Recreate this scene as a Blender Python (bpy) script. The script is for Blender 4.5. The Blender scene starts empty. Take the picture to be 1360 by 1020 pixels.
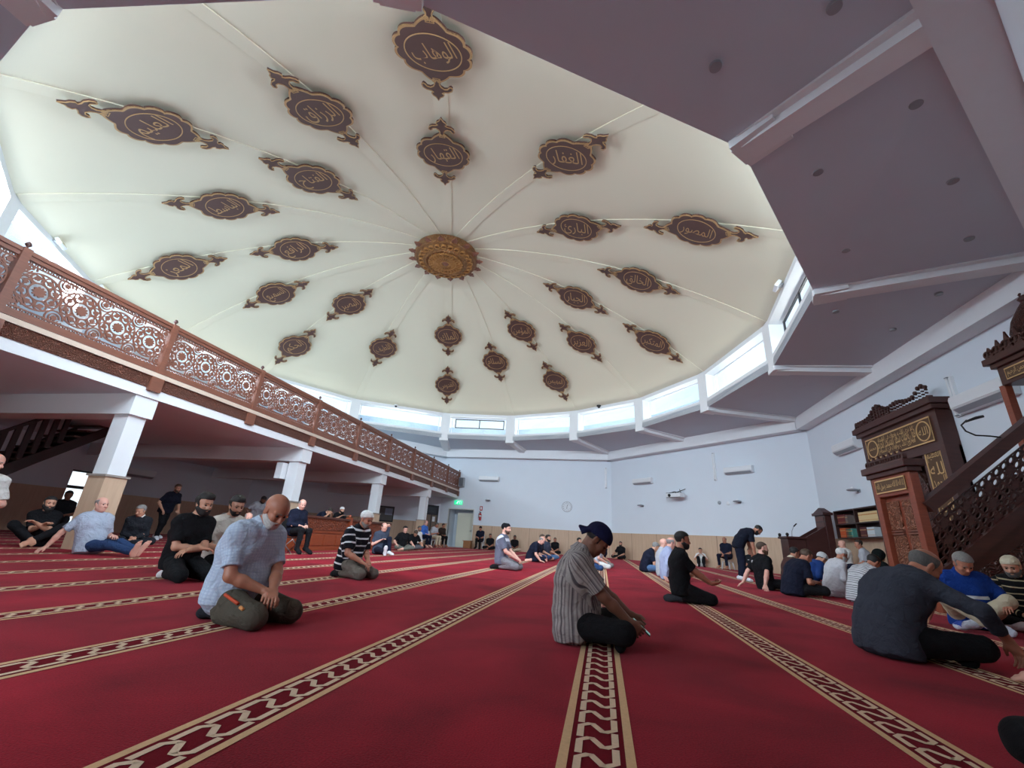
import bpy, math, random, time
import numpy as np
from mathutils import Vector, Matrix
from mathutils.geometry import tessellate_polygon
SC = bpy.context.scene
COL = SC.collection
RND = random.Random(7)
PI = math.pi
D2R = PI / 180
T0 = time.time()

# ------------------------------------------------------------------ mesh helpers
class MB:
    def __init__(s):
        s.v = []; s.f = []; s.m = []
    def add(s, vs, fs, mi=0):
        o = len(s.v)
        s.v += [(float(a[0]), float(a[1]), float(a[2])) for a in vs]
        s.f += [tuple(i + o for i in f) for f in fs]
        s.m += [mi] * len(fs)
        return s
    def hexa(s, p, mi=0):
        return s.add(p, [(0, 3, 2, 1), (4, 5, 6, 7), (0, 1, 5, 4), (1, 2, 6, 5), (2, 3, 7, 6), (3, 0, 4, 7)], mi)
    def box(s, x0, x1, y0, y1, z0, z1, mi=0):
        return s.hexa([(x0, y0, z0), (x1, y0, z0), (x1, y1, z0), (x0, y1, z0), (x0, y0, z1), (x1, y0, z1), (x1, y1, z1), (x0, y1, z1)], mi)
    def obox(s, c, a, b, d, mi=0):
        c, a, b, d = (np.array(q, float) for q in (c, a, b, d))
        return s.hexa([c - a - b - d, c + a - b - d, c + a + b - d, c - a + b - d, c - a - b + d, c + a - b + d, c + a + b + d, c - a + b + d], mi)
    def bar(s, p, q, w, h, up=(0, 0, 1), mi=0):
        p, q, up = (np.array(t, float) for t in (p, q, up))
        d = q - p; L = np.linalg.norm(d); d = d / L
        sd = np.cross(d, up); n = np.linalg.norm(sd)
        if n < 1e-6:
            sd = np.cross(d, (1, 0, 0)); n = np.linalg.norm(sd)
        sd /= n; u = np.cross(sd, d)
        return s.obox((p + q) / 2, d * L / 2, sd * w / 2, u * h / 2, mi)
    def tube(s, pts, r, n=8, closed=False, mi=0):
        pts = [np.array(p, float) for p in pts]; N = len(pts); rings = []
        rr = r if hasattr(r, '__len__') else [r] * N
        u = None
        for i in range(N):
            a = pts[(i - 1) % N] if (closed or i > 0) else pts[i]
            b = pts[(i + 1) % N] if (closed or i < N - 1) else pts[i]
            t = b - a; t /= (np.linalg.norm(t) + 1e-12)
            if u is None:
                u = np.cross(t, (0, 0, 1))
                if np.linalg.norm(u) < 1e-3: u = np.cross(t, (1, 0, 0))
            u = u - t * (u @ t); u /= (np.linalg.norm(u) + 1e-12)
            w = np.cross(t, u)
            rings.append([pts[i] + rr[i] * (math.cos(2 * PI * j / n) * u + math.sin(2 * PI * j / n) * w) for j in range(n)])
        vs = [p for R in rings for p in R]; fs = []
        M = N if closed else N - 1
        for i in range(M):
            i2 = (i + 1) % N
            for j in range(n):
                j2 = (j + 1) % n
                fs.append((i * n + j, i * n + j2, i2 * n + j2, i2 * n + j))
        if not closed:
            fs.append(tuple(range(n - 1, -1, -1))); fs.append(tuple((N - 1) * n + j for j in range(n)))
        return s.add(vs, fs, mi)
    def lathe(s, prof, c=(0, 0, 0), n=24, mi=0, M=None):
        c = np.array(c, float); vs = []; fs = []
        for r, z in prof:
            for j in range(n):
                a = 2 * PI * j / n
                p = np.array([r * math.cos(a), r * math.sin(a), z])
                if M is not None: p = np.array(M) @ p
                vs.append(c + p)
        K = len(prof)
        for i in range(K - 1):
            for j in range(n):
                j2 = (j + 1) % n
                fs.append((i * n + j, i * n + j2, (i + 1) * n + j2, (i + 1) * n + j))
        fs.append(tuple(range(n - 1, -1, -1))); fs.append(tuple((K - 1) * n + j for j in range(n)))
        return s.add(vs, fs, mi)
    def cyl(s, a, b, r, n=16, mi=0):
        return s.tube([a, b], r, n, False, mi)
    def ell(s, c, r, n=16, m=10, mi=0):
        prof = [(max(1e-4, math.sin(PI * i / m)), -math.cos(PI * i / m)) for i in range(m + 1)]
        return s.lathe(prof, c, n, mi, np.diag(np.array(r, float) if hasattr(r, '__len__') else np.array([r] * 3)))
    def prism(s, poly, fn, h0, h1, mi=0, caps=True):
        """2D polygon extruded between heights h0..h1 through fn(u,v,h)."""
        n = len(poly)
        vs = [fn(u, v, h0) for u, v in poly] + [fn(u, v, h1) for u, v in poly]
        fs = [(i, (i + 1) % n, n + (i + 1) % n, n + i) for i in range(n)]
        if caps:
            tri = tessellate_polygon([[Vector((u, v, 0)) for u, v in poly]])
            fs += [tuple(t) for t in tri] + [tuple(n + q for q in reversed(t)) for t in tri]
        return s.add(vs, fs, mi)
    def strip(s, pts, w, fn, h0, h1, closed=False, mi=0):
        """2D polyline with width w extruded h0..h1 through fn(u,v,h)."""
        P = [np.array(p, float) for p in pts]; N = len(P); L = []; R = []
        for i in range(N):
            a = P[(i - 1) % N] if (closed or i > 0) else P[i]
            b = P[(i + 1) % N] if (closed or i < N - 1) else P[i]
            t = b - a; t /= (np.linalg.norm(t) + 1e-12)
            nn = np.array([-t[1], t[0]])
            L.append(P[i] + nn * w / 2); R.append(P[i] - nn * w / 2)
        vs = []
        for i in range(N):
            vs += [fn(L[i][0], L[i][1], h0), fn(R[i][0], R[i][1], h0), fn(R[i][0], R[i][1], h1), fn(L[i][0], L[i][1], h1)]
        fs = []
        for i in range(N if closed else N - 1):
            a = i * 4; b = ((i + 1) % N) * 4
            for j in range(4):
                fs.append((a + j, a + (j + 1) % 4, b + (j + 1) % 4, b + j))
        if not closed:
            fs.append((3, 2, 1, 0)); e = (N - 1) * 4; fs.append((e, e + 1, e + 2, e + 3))
        return s.add(vs, fs, mi)
    def build(s, name, mat, parent=None, smooth=False, bevel=0, recalc=True):
        me = bpy.data.meshes.new(name)
        me.from_pydata(s.v, [], s.f)
        mats = mat if isinstance(mat, (list, tuple)) else [mat]
        for m in mats: me.materials.append(m)
        if len(mats) > 1:
            me.polygons.foreach_set('material_index', s.m)
        if recalc:
            import bmesh
            bm = bmesh.new(); bm.from_mesh(me)
            bmesh.ops.recalc_face_normals(bm, faces=bm.faces)
            bm.to_mesh(me); bm.free()
        if smooth is True:
            me.polygons.foreach_set('use_smooth', [True] * len(me.polygons))
        elif smooth:
            me.polygons.foreach_set('use_smooth', [True] * len(me.polygons))
            me.set_sharp_from_angle(angle=smooth * D2R)
        me.update()
        o = bpy.data.objects.new(name, me); COL.objects.link(o)
        if parent is not None: o.parent = parent
        if bevel:
            b = o.modifiers.new('bevel', 'BEVEL'); b.width = bevel; b.segments = 2; b.limit_method = 'ANGLE'; b.angle_limit = 40 * D2R
        return o

def tag(o, label, cat, group=None):
    o['label'] = label; o['category'] = cat
    if group: o['group'] = group
    return o
def struct(o):
    o['kind'] = 'structure'; return o
def empty(name, loc=(0, 0, 0), label=None, cat=None, group=None, rz=0):
    o = bpy.data.objects.new(name, None); COL.objects.link(o)
    o.location = loc; o.rotation_euler = (0, 0, rz); o.empty_display_size = .1
    if label: tag(o, label, cat, group)
    return o
def copy_tree(o, parent=None):
    c = o.copy(); COL.objects.link(c)
    if parent is not None:
        c.parent = parent; c.matrix_parent_inverse = o.matrix_parent_inverse.copy()
    for ch in list(o.children): copy_tree(ch, c)
    return c
def circ(c, r, n=24, a0=0, a1=2 * PI, ry=None):
    full = abs(a1 - a0 - 2 * PI) < 1e-6
    m = n if full else n + 1
    return [(c[0] + r * math.cos(a0 + (a1 - a0) * i / n), c[1] + (ry or r) * math.sin(a0 + (a1 - a0) * i / n)) for i in range(m)]

# ------------------------------------------------------------------ materials
_M = {}
def srgb(r, g, b):
    f = lambda c: (c / 255 / 12.92) if c / 255 <= .04045 else ((c / 255 + .055) / 1.055) ** 2.4
    return (f(r), f(g), f(b))
class NT:
    def __init__(s, m):
        s.t = m.node_tree; s.L = s.t.links
    def n(s, typ, **kw):
        nd = s.t.nodes.new(typ)
        for k, v in kw.items():
            if k in nd.inputs if isinstance(k, int) else False: nd.inputs[k].default_value = v
            else: setattr(nd, k, v)
        return nd
    def set(s, nd, **kw):
        for k, v in kw.items(): nd.inputs[k].default_value = v
        return nd
    def l(s, a, b): s.L.new(a, b)
    def math(s, op, a, b=None, c=None):
        nd = s.t.nodes.new('ShaderNodeMath'); nd.operation = op
        for i, x in enumerate((a, b, c)):
            if x is None: continue
            if isinstance(x, (int, float)): nd.inputs[i].default_value = x
            else: s.l(x, nd.inputs[i])
        return nd.outputs[0]
    def mix(s, fac, a, b, mode='MIX'):
        nd = s.t.nodes.new('ShaderNodeMix'); nd.data_type = 'RGBA'; nd.blend_type = mode
        for i, x in ((0, fac), (6, a), (7, b)):
            if isinstance(x, (int, float)): nd.inputs[i].default_value = x
            elif isinstance(x, tuple): nd.inputs[i].default_value = (*x, 1) if len(x) == 3 else x
            else: s.l(x, nd.inputs[i])
        return nd.outputs[2]
def newmat(name):
    m = bpy.data.materials.new(name); m.use_nodes = True
    return m, NT(m), m.node_tree.nodes['Principled BSDF']
def mat(name, col, rough=.6, metal=0, var=.12, scale=8, bump=.05, bscale=60, spec=.5, coat=0, detail=3):
    """plain painted/plastic/etc surface with mottled colour and fine bump"""
    if name in _M: return _M[name]
    m, t, b = newmat(name)
    tc = t.n('ShaderNodeTexCoord')
    nz = t.n('ShaderNodeTexNoise'); t.set(nz, Scale=scale, Detail=detail); t.l(tc.outputs['Object'], nz.inputs['Vector'])
    dark = tuple(c * (1 - var) for c in col); lite = tuple(min(1, c * (1 + var)) for c in col)
    t.l(t.mix(nz.outputs[0], dark, lite), b.inputs['Base Color'])
    t.set(b, Roughness=rough, Metallic=metal)
    b.inputs['Specular IOR Level'].default_value = spec
    if bump:
        n2 = t.n('ShaderNodeTexNoise'); t.set(n2, Scale=bscale, Detail=2); t.l(tc.outputs['Object'], n2.inputs['Vector'])
        bp = t.n('ShaderNodeBump'); t.set(bp, Strength=bump, Distance=.01); t.l(n2.outputs[0], bp.inputs['Height']); t.l(bp.outputs[0], b.inputs['Normal'])
    _M[name] = m; return m
def wood(name, c1, c2, scale=3, rough=.45, axis=(1, 1, 8), carved=0, cscale=14):
    if name in _M: return _M[name]
    m, t, b = newmat(name)
    tc = t.n('ShaderNodeTexCoord'); mp = t.n('ShaderNodeMapping'); mp.inputs['Scale'].default_value = axis
    t.l(tc.outputs['Object'], mp.inputs['Vector'])
    nz = t.n('ShaderNodeTexNoise'); t.set(nz, Scale=scale, Detail=5, Distortion=1.2); t.l(mp.outputs[0], nz.inputs['Vector'])
    col = t.mix(nz.outputs[0], c1, c2)
    t.set(b, Roughness=rough)
    if carved:
        vo = t.n('ShaderNodeTexVoronoi'); vo.feature = 'SMOOTH_F1'; t.set(vo, Scale=cscale); t.l(tc.outputs['Object'], vo.inputs['Vector'])
        wv = t.math('SINE', t.math('MULTIPLY', vo.outputs['Distance'], 26))
        bp = t.n('ShaderNodeBump'); t.set(bp, Strength=carved, Distance=.02); t.l(wv, bp.inputs['Height']); t.l(bp.outputs[0], b.inputs['Normal'])
        fac = t.math('MULTIPLY_ADD', wv, .5, .5)
        col = t.mix(t.math('MULTIPLY', fac, .55), col, tuple(c * .25 for c in c1))
    t.l(col, b.inputs['Base Color'])
    _M[name] = m; return m
def emit(name, col, strength):
    if name in _M: return _M[name]
    m, t, b = newmat(name)
    b.inputs['Base Color'].default_value = (*col, 1)
    b.inputs['Emission Color'].default_value = (*col, 1); b.inputs['Emission Strength'].default_value = strength
    _M[name] = m; return m
def fabric(name, col, kind='plain', c2=None, c3=None, p=.05, w=.35, rough=.9, c4=None):
    """cloth; patterns follow the garment through the 'pc' attribute (x along, y around)"""
    if name in _M: return _M[name]
    m, t, b = newmat(name)
    tc = t.n('ShaderNodeTexCoord')
    at = t.n('ShaderNodeAttribute'); at.attribute_name = 'pc'
    sp = t.n('ShaderNodeSeparateXYZ'); t.l(at.outputs['Vector'], sp.inputs[0])
    a, r = sp.outputs[0], sp.outputs[1]
    nz = t.n('ShaderNodeTexNoise'); t.set(nz, Scale=9, Detail=4); t.l(tc.outputs['Object'], nz.inputs['Vector'])
    base = t.mix(nz.outputs[0], tuple(c * .8 for c in col), tuple(min(1, c * 1.18) for c in col))
    def band(x, per, width, off=0.):
        f = t.math('FRACT', t.math('DIVIDE', t.math('ADD', x, 10 + off), per))
        return t.math('LESS_THAN', f, width)
    if kind == 'hstripe':
        base = t.mix(band(a, p, w), base, c2)
    elif kind == 'vstripe':
        base = t.mix(band(r, p, w), base, c2)
        if c3: base = t.mix(band(r, p * 2.6, .12, .013), base, c3)
    elif kind == 'plaid':
        base = t.mix(t.math('MULTIPLY', band(r, p, w), .7), base, c2)
        base = t.mix(t.math('MULTIPLY', band(a, p, w), .7), base, c2)
        if c3:
            base = t.mix(band(r, p, .06, p * .6), base, c3); base = t.mix(band(a, p, .06, p * .6), base, c3)
    elif kind == 'block':      # single band across the chest
        k = t.math('MULTIPLY', t.math('GREATER_THAN', a, p), t.math('LESS_THAN', a, w))
        base = t.mix(k, base, c2)
    elif kind == 'yoke':
        base = t.mix(t.math('MULTIPLY', t.math('GREATER_THAN', a, p), t.math('LESS_THAN', a, .462)), base, c2)
    t.l(base, b.inputs['Base Color'])
    t.set(b, Roughness=rough)
    b.inputs['Specular IOR Level'].default_value = .2
    n2 = t.n('ShaderNodeTexNoise'); t.set(n2, Scale=16, Detail=3, Distortion=.8); t.l(tc.outputs['Object'], n2.inputs['Vector'])
    n3 = t.n('ShaderNodeTexNoise'); t.set(n3, Scale=420, Detail=1); t.l(tc.outputs['Object'], n3.inputs['Vector'])
    hh = t.math('MULTIPLY_ADD', n3.outputs[0], .12, n2.outputs[0])
    bp = t.n('ShaderNodeBump'); t.set(bp, Strength=.85, Distance=.03); t.l(hh, bp.inputs['Height']); t.l(bp.outputs[0], b.inputs['Normal'])
    _M[name] = m; return m
def skin(name, col):
    if name in _M: return _M[name]
    m, t, b = newmat(name)
    tc = t.n('ShaderNodeTexCoord')
    nz = t.n('ShaderNodeTexNoise'); t.set(nz, Scale=14, Detail=4); t.l(tc.outputs['Object'], nz.inputs['Vector'])
    t.l(t.mix(nz.outputs[0], tuple(c * .82 for c in col), (min(1, col[0] * 1.15), col[1] * 1.05, col[2] * 1.02)), b.inputs['Base Color'])
    t.set(b, Roughness=.5)
    b.inputs['Subsurface Weight'].default_value = .06; b.inputs['Subsurface Radius'].default_value = (.02, .008, .005)
    n2 = t.n('ShaderNodeTexNoise'); t.set(n2, Scale=160, Detail=2); t.l(tc.outputs['Object'], n2.inputs['Vector'])
    bp = t.n('ShaderNodeBump'); t.set(bp, Strength=.08, Distance=.005); t.l(n2.outputs[0], bp.inputs['Height']); t.l(bp.outputs[0], b.inputs['Normal'])
    _M[name] = m; return m
def hairmat(name, col):
    if name in _M: return _M[name]
    m, t, b = newmat(name)
    tc = t.n('ShaderNodeTexCoord'); mp = t.n('ShaderNodeMapping'); mp.inputs['Scale'].default_value = (1, 1, .25); t.l(tc.outputs['Object'], mp.inputs['Vector'])
    nz = t.n('ShaderNodeTexNoise'); t.set(nz, Scale=140, Detail=3); t.l(mp.outputs[0], nz.inputs['Vector'])
    t.l(t.mix(nz.outputs[0], tuple(c * .55 for c in col), tuple(min(1, c * 1.5) for c in col)), b.inputs['Base Color'])
    t.set(b, Roughness=.65)
    bp = t.n('ShaderNodeBump'); t.set(bp, Strength=.5, Distance=.01); t.l(nz.outputs[0], bp.inputs['Height']); t.l(bp.outputs[0], b.inputs['Normal'])
    _M[name] = m; return m
# ------------------------------------------------------------------ people: bodies and clothes grown from distance fields
def nrm(v):
    v = np.array(v, float); return v / (np.linalg.norm(v) + 1e-12)
def V3(*a): return np.array(a, float)
def rotv(axis, ang, v):
    axis = nrm(axis); v = np.array(v, float); c, s = math.cos(ang), math.sin(ang)
    return v * c + np.cross(axis, v) * s + axis * (axis @ v) * (1 - c)
class SDF:
    def __init__(s): s.p = []
    def cap(s, a, b, ra, rb=None, k=.02, cut=None, op=0):
        rb = ra if rb is None else rb
        a = np.array(a, float); b = np.array(b, float); m = max(ra, rb)
        s.p.append(('c', (a, b, ra, rb), np.minimum(a, b) - m, np.maximum(a, b) + m, k, cut, op)); return s
    def ell(s, c, r, R=None, k=.02, cut=None, op=0):
        c = np.array(c, float); r = np.array(r if hasattr(r, '__len__') else [r] * 3, float)
        m = np.full(3, r.max()) if R is not None else r
        s.p.append(('e', (c, r, R), c - m, c + m, k, cut, op)); return s
    def mesh(s, h, noise=0, seed=0, post=None):
        add = [q for q in s.p if q[6] == 0]
        lo = np.min([q[2] for q in add], axis=0) - 3 * h - .006; hi = np.max([q[3] for q in add], axis=0) + 3 * h + .006
        n = np.ceil((hi - lo) / h).astype(int) + 1
        D = np.full(n, .5, np.float32)
        ax = [lo[i] + h * np.arange(n[i]) for i in range(3)]
        for typ, par, l, u, k, cut, op in s.p:
            mg = k + 2.5 * h
            i0 = np.maximum(np.floor((l - mg - lo) / h).astype(int), 0); i1 = np.minimum(np.ceil((u + mg - lo) / h).astype(int) + 1, n)
            if np.any(i1 <= i0): continue
            sl = tuple(slice(i0[i], i1[i]) for i in range(3))
            X = ax[0][sl[0]][:, None, None]; Y = ax[1][sl[1]][None, :, None]; Z = ax[2][sl[2]][None, None, :]
            if typ == 'c':
                a, b, ra, rb = par; ba = b - a; L2 = ba @ ba + 1e-12
                x, y, z = X - a[0], Y - a[1], Z - a[2]
                t = np.clip((x * ba[0] + y * ba[1] + z * ba[2]) / L2, 0, 1)
                d = np.sqrt((x - t * ba[0]) ** 2 + (y - t * ba[1]) ** 2 + (z - t * ba[2]) ** 2) - (ra + (rb - ra) * t)
            else:
                c, r, R = par; x, y, z = X - c[0], Y - c[1], Z - c[2]
                if R is not None:
                    x, y, z = (R[0, 0] * x + R[1, 0] * y + R[2, 0] * z, R[0, 1] * x + R[1, 1] * y + R[2, 1] * z, R[0, 2] * x + R[1, 2] * y + R[2, 2] * z)
                k0 = np.sqrt((x / r[0]) ** 2 + (y / r[1]) ** 2 + (z / r[2]) ** 2)
                k1 = np.sqrt((x / r[0] ** 2) ** 2 + (y / r[1] ** 2) ** 2 + (z / r[2] ** 2) ** 2) + 1e-9
                d = k0 * (k0 - 1) / k1
            if cut is not None:
                for nn, dd in cut:
                    d = np.maximum(d, nn[0] * X + nn[1] * Y + nn[2] * Z - dd)
            E = D[sl]
            if op == 0:
                hh = np.clip(.5 + .5 * (E - d) / k, 0, 1); D[sl] = E * (1 - hh) + d * hh - k * hh * (1 - hh)
            else:
                hh = np.clip(.5 - .5 * (E + d) / k, 0, 1); D[sl] = E * (1 - hh) - d * hh + k * hh * (1 - hh)
        if noise:
            m = np.nonzero(np.abs(D) < max(.04, 3 * h)); P = np.stack([ax[i][m[i]] for i in range(3)], 1)
            rg = np.random.RandomState(seed); f = np.zeros(len(P))
            W = P + .03 * np.sin(P[:, [1, 2, 0]] * 17 + rg.rand(3) * 6)
            for q in range(7):
                dv = nrm(rg.randn(3)); fr = rg.uniform(22, 75)
                f += np.sin(W @ dv * fr + rg.rand() * 6) * (22 / fr) ** .6
            D[m] += noise * (f / 3.2 + .35 * np.abs(np.sin(W @ nrm(rg.randn(3)) * 40)))
        S = D < 0
        c8 = [S[i:n[0] - 1 + i, j:n[1] - 1 + j, l:n[2] - 1 + l] for i in (0, 1) for j in (0, 1) for l in (0, 1)]
        anyc = np.logical_or.reduce(c8); allc = np.logical_and.reduce(c8)
        idx = np.argwhere(anyc & ~allc)
        dv = {}
        for i in (0, 1):
            for j in (0, 1):
                for l in (0, 1): dv[i, j, l] = D[idx[:, 0] + i, idx[:, 1] + j, idx[:, 2] + l]
        acc = np.zeros((len(idx), 3)); cnt = np.zeros(len(idx))
        for a in range(3):
            for u in (0, 1):
                for w in (0, 1):
                    c0 = [0, 0, 0]; c0[(a + 1) % 3] = u; c0[(a + 2) % 3] = w; c1 = list(c0); c1[a] = 1
                    A, B = dv[tuple(c0)], dv[tuple(c1)]; m = (A < 0) != (B < 0)
                    t = np.where(m, A / np.where(m, A - B, 1), 0)
                    p = np.tile(np.array(c0, float), (len(idx), 1)); p[:, a] = t
                    acc[m] += p[m]; cnt[m] += 1
        verts = lo + h * (idx + acc / np.maximum(cnt, 1)[:, None])
        vid = -np.ones(np.array(n) - 1, np.int32); vid[idx[:, 0], idx[:, 1], idx[:, 2]] = np.arange(len(idx))
        F = []
        for a in range(3):
            b, c = (a + 1) % 3, (a + 2) % 3
            s0 = [slice(None)] * 3; s1 = [slice(None)] * 3; s0[a] = slice(0, -1); s1[a] = slice(1, None)
            A, B = S[tuple(s0)], S[tuple(s1)]
            e = np.argwhere(A != B); e = e[(e[:, b] > 0) & (e[:, c] > 0) & (e[:, b] < n[b] - 1) & (e[:, c] < n[c] - 1)]
            ins = A[e[:, 0], e[:, 1], e[:, 2]]
            def g(db, dc):
                q = e.copy(); q[:, b] += db; q[:, c] += dc; return vid[q[:, 0], q[:, 1], q[:, 2]]
            Q = np.stack([g(-1, -1), g(0, -1), g(0, 0), g(-1, 0)], 1)
            Q[~ins] = Q[~ins][:, ::-1]
            F.append(Q[(Q >= 0).all(1)])
        F = np.concatenate(F)
        return verts, F
def mesh_obj(name, V, F, m, parent=None, pc=None):
    me = bpy.data.meshes.new(name)
    me.vertices.add(len(V)); me.vertices.foreach_set('co', np.asarray(V, np.float32).ravel())
    me.loops.add(F.size); me.loops.foreach_set('vertex_index', F.astype(np.int32).ravel())
    me.polygons.add(len(F)); me.polygons.foreach_set('loop_start', np.arange(0, F.size, 4, dtype=np.int32))
    me.polygons.foreach_set('use_smooth', np.ones(len(F), bool))
    me.update(calc_edges=True); me.validate()
    if pc is not None:
        at = me.attributes.new('pc', 'FLOAT_VECTOR', 'POINT'); at.data.foreach_set('vector', np.asarray(pc, np.float32).ravel())
    me.materials.append(m)
    o = bpy.data.objects.new(name, me); COL.objects.link(o)
    if parent is not None: o.parent = parent
    return o
def seg_coords(V, segs):
    """per vertex: coordinate along the nearest bone and around it"""
    best = np.full(len(V), 9.); out = np.zeros((len(V), 3))
    for a, b, r, off, ref in segs:
        a, b = np.array(a, float), np.array(b, float); ba = b - a; L = np.linalg.norm(ba); d = ba / L
        rel = V - a; t = np.clip(rel @ d, 0, L); q = rel - t[:, None] * d; dist = np.linalg.norm(q, axis=1) - r
        x = nrm(ref - d * (ref @ d)); y = np.cross(d, x)
        m = dist < best; best[m] = dist[m]
        out[m, 0] = off + (rel @ d)[m]; out[m, 1] = np.arctan2(q @ y, q @ x)[m] * max(r, .05) * 1.0; out[m, 2] = (q @ x)[m]
    return out
def ik(a, t, l1, l2, pole):
    a, t, pole = np.array(a, float), np.array(t, float), np.array(pole, float)
    d = t - a; L = np.linalg.norm(d); Lm = min(max(L, abs(l1 - l2) + .01), (l1 + l2) * .995); d = d / L; t = a + d * Lm
    x = (l1 * l1 - l2 * l2 + Lm * Lm) / (2 * Lm); hgt = math.sqrt(max(l1 * l1 - x * x, 0))
    p = pole - d * (pole @ d); return a + d * x + nrm(p) * hgt, t

HAIR = dict(black=(.012, .010, .010), dark=(.03, .02, .015), brown=(.07, .04, .025), grey=(.22, .21, .20), white=(.55, .54, .52), salt=(.10, .095, .09), ginger=(.09, .035, .015))
SKIN = dict(fair=srgb(214, 164, 142), mid=srgb(198, 148, 122), tan=srgb(178, 122, 98), dark=srgb(128, 86, 68), pink=srgb(224, 172, 154))
BODIES = {}

def person(label, loc, rz=0, pose='kneel', h=.012, fat=1., sc=1., lean=10, hunch=20, twist=0, nod=25, yaw=0, tilt=0, hl=None, hr=None,
           shirt=None, trousers=None, sleeve='short', skin_='mid', hair='dark', hstyle='short', beard=None, cap=None, capm=None, feet='bare', sock=None,
           legs=None, seat=None, poleL=None, poleR=None, curl=.5, glasses=False, collar=None, shorts=False, spread=0., group=None, hem=.10, hood=None, plow=0, fingers=None, robe=None):
    n0 = len(bpy.data.objects)
    # ---- joints (x forward, y left, z up)
    B = SDF()
    z = 0.
    tr = dict(kneel=.215, cross=.125, chair=.53, stand=.90, out=.125, kneesup=.125, stool=.49, bow=.90, side=.14, recl=.125)[pose]
    if seat is not None: tr = seat
    P = V3(0, 0, tr)
    S = spread
    if pose == 'kneel':
        J = dict(kL=V3(.395, .13 + S, .085), kR=V3(.395, -.13 - S, .085), aL=V3(-.02, .10, .07), aR=V3(-.02, -.10, .07), tL=V3(-.20, .06, .045), tR=V3(-.20, -.06, .045), sL=V3(0, 0, 1), sR=V3(0, 0, 1))
    elif pose == 'cross':
        J = dict(kL=V3(.30, .30 + S, .135), kR=V3(.30, -.30 - S, .135), aL=V3(.36, -.08, .075), aR=V3(.27, .10, .07), tL=V3(.33, -.27, .05), tR=V3(.26, .28, .05), sL=V3(.6, 0, .8), sR=V3(.6, 0, .8))
    elif pose in ('chair', 'stool'):
        J = dict(kL=V3(.42, .11 + S, tr + .02), kR=V3(.42, -.11 - S, tr + .02), aL=V3(.42, .12 + S, .09), aR=V3(.40, -.12 - S, .09), tL=V3(.60, .15 + S, .035), tR=V3(.58, -.15 - S, .035), sL=V3(0, 0, 1), sR=V3(0, 0, 1))
    elif pose in ('stand', 'bow'):
        J = dict(kL=V3(.03, .10, .49), kR=V3(.03, -.10, .49), aL=V3(-.01, .10, .09), aR=V3(-.01, -.10, .09), tL=V3(.17, .13, .035), tR=V3(.17, -.13, .035), sL=V3(0, 0, 1), sR=V3(0, 0, 1))
    elif pose == 'out':
        J = dict(kL=V3(.42, .10 + S, .17), kR=V3(.42, -.10 - S, .14), aL=V3(.82, .08, .075), aR=V3(.83, -.06, .075), tL=V3(.90, .12, .25), tR=V3(.92, -.10, .24), sL=V3(-1, 0, .3), sR=V3(-1, 0, .3))
    elif pose == 'kneesup':
        J = dict(kL=V3(.28, .14 + S, .44), kR=V3(.28, -.14 - S, .44), aL=V3(.42, .11, .085), aR=V3(.42, -.11, .085), tL=V3(.60, .13, .035), tR=V3(.60, -.13, .035), sL=V3(0, 0, 1), sR=V3(0, 0, 1))
    elif pose == 'side':   # legs folded to one side
        J = dict(kL=V3(.36, .20, .10), kR=V3(.40, -.04, .10), aL=V3(.12, -.02, .07), aR=V3(.08, -.26, .06), tL=V3(-.02, -.16, .05), tR=V3(-.07, -.36, .045), sL=V3(0, 0, 1), sR=V3(0, 0, 1))
    if legs:
        for k_, v_ in legs.items(): J[k_] = V3(*v_)
    hipL, hipR = P + V3(0, .095, 0), P + V3(0, -.095, 0)
    # keep bone lengths
    for s_ in 'LR':
        hp = hipL if s_ == 'L' else hipR
        kd = J['k' + s_] - hp; J['k' + s_] = hp + kd * (.43 / np.linalg.norm(kd)) if pose not in ('out',) else J['k' + s_]
        ad = J['a' + s_] - J['k' + s_]; L_ = np.linalg.norm(ad)
        if L_ > .44 or L_ < .36: J['a' + s_] = J['k' + s_] + ad * (.415 / L_)
        td = J['t' + s_] - J['a' + s_]; J['t' + s_] = J['a' + s_] + nrm(td) * .185
        for q in ('a', 't', 'k'):
            J[q + s_][2] = max(J[q + s_][2], .035 if q == 't' else .06)
    sp = [P.copy()]; tot = .52; m = 26
    for i in range(m):
        f = (i + .5) / m; a = (lean + hunch * f) * D2R
        d = V3(math.sin(a), 0, math.cos(a)); d = rotv((1, 0, 0), -tilt * D2R * f, d)
        sp.append(sp[-1] + d * tot / m)
    sp = np.array(sp)
    S_ = lambda s: sp[min(m, max(0, int(round(s / tot * m))))]
    def fr(s):
        i = min(m - 1, max(0, int(s / tot * m))); u = nrm(sp[i + 1] - sp[i]); tw = twist * D2R * min(1, s / .4)
        y = rotv(u, tw, nrm(V3(0, 1, 0) - u * u[1])); return np.cross(y, u), y, u     # fwd, left, up
    shf, shl, shu = fr(.5)
    neck = S_(.52)
    shL = S_(.435) + shl * .172 * (.6 + .4 * fat); shR = S_(.435) - shl * .172 * (.6 + .4 * fat)
    # head frame
    an_ = .5 * (lean + hunch) + .5 * nod * .8; hu = nrm(rotv((0, 0, 1), twist * D2R, V3(math.sin(an_ * D2R), 0, math.cos(an_ * D2R)))); neck_top = neck + hu * .085 + shf * .008
    base_yaw = math.atan2(shf[1], shf[0])
    a_n = nod * D2R
    f0 = V3(math.cos(a_n), 0, -math.sin(a_n)); u0 = V3(math.sin(a_n), 0, math.cos(a_n))
    ra_ = twist * D2R + yaw * D2R
    hf = rotv((0, 0, 1), ra_, f0); hu_ = rotv((0, 0, 1), ra_, u0)
    # blend: twist about vertical for upright bodies
    hx, hz = hf, hu_; hy = np.cross(hz, hx)
    R = np.stack([hx, hy, hz], 1)
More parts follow.
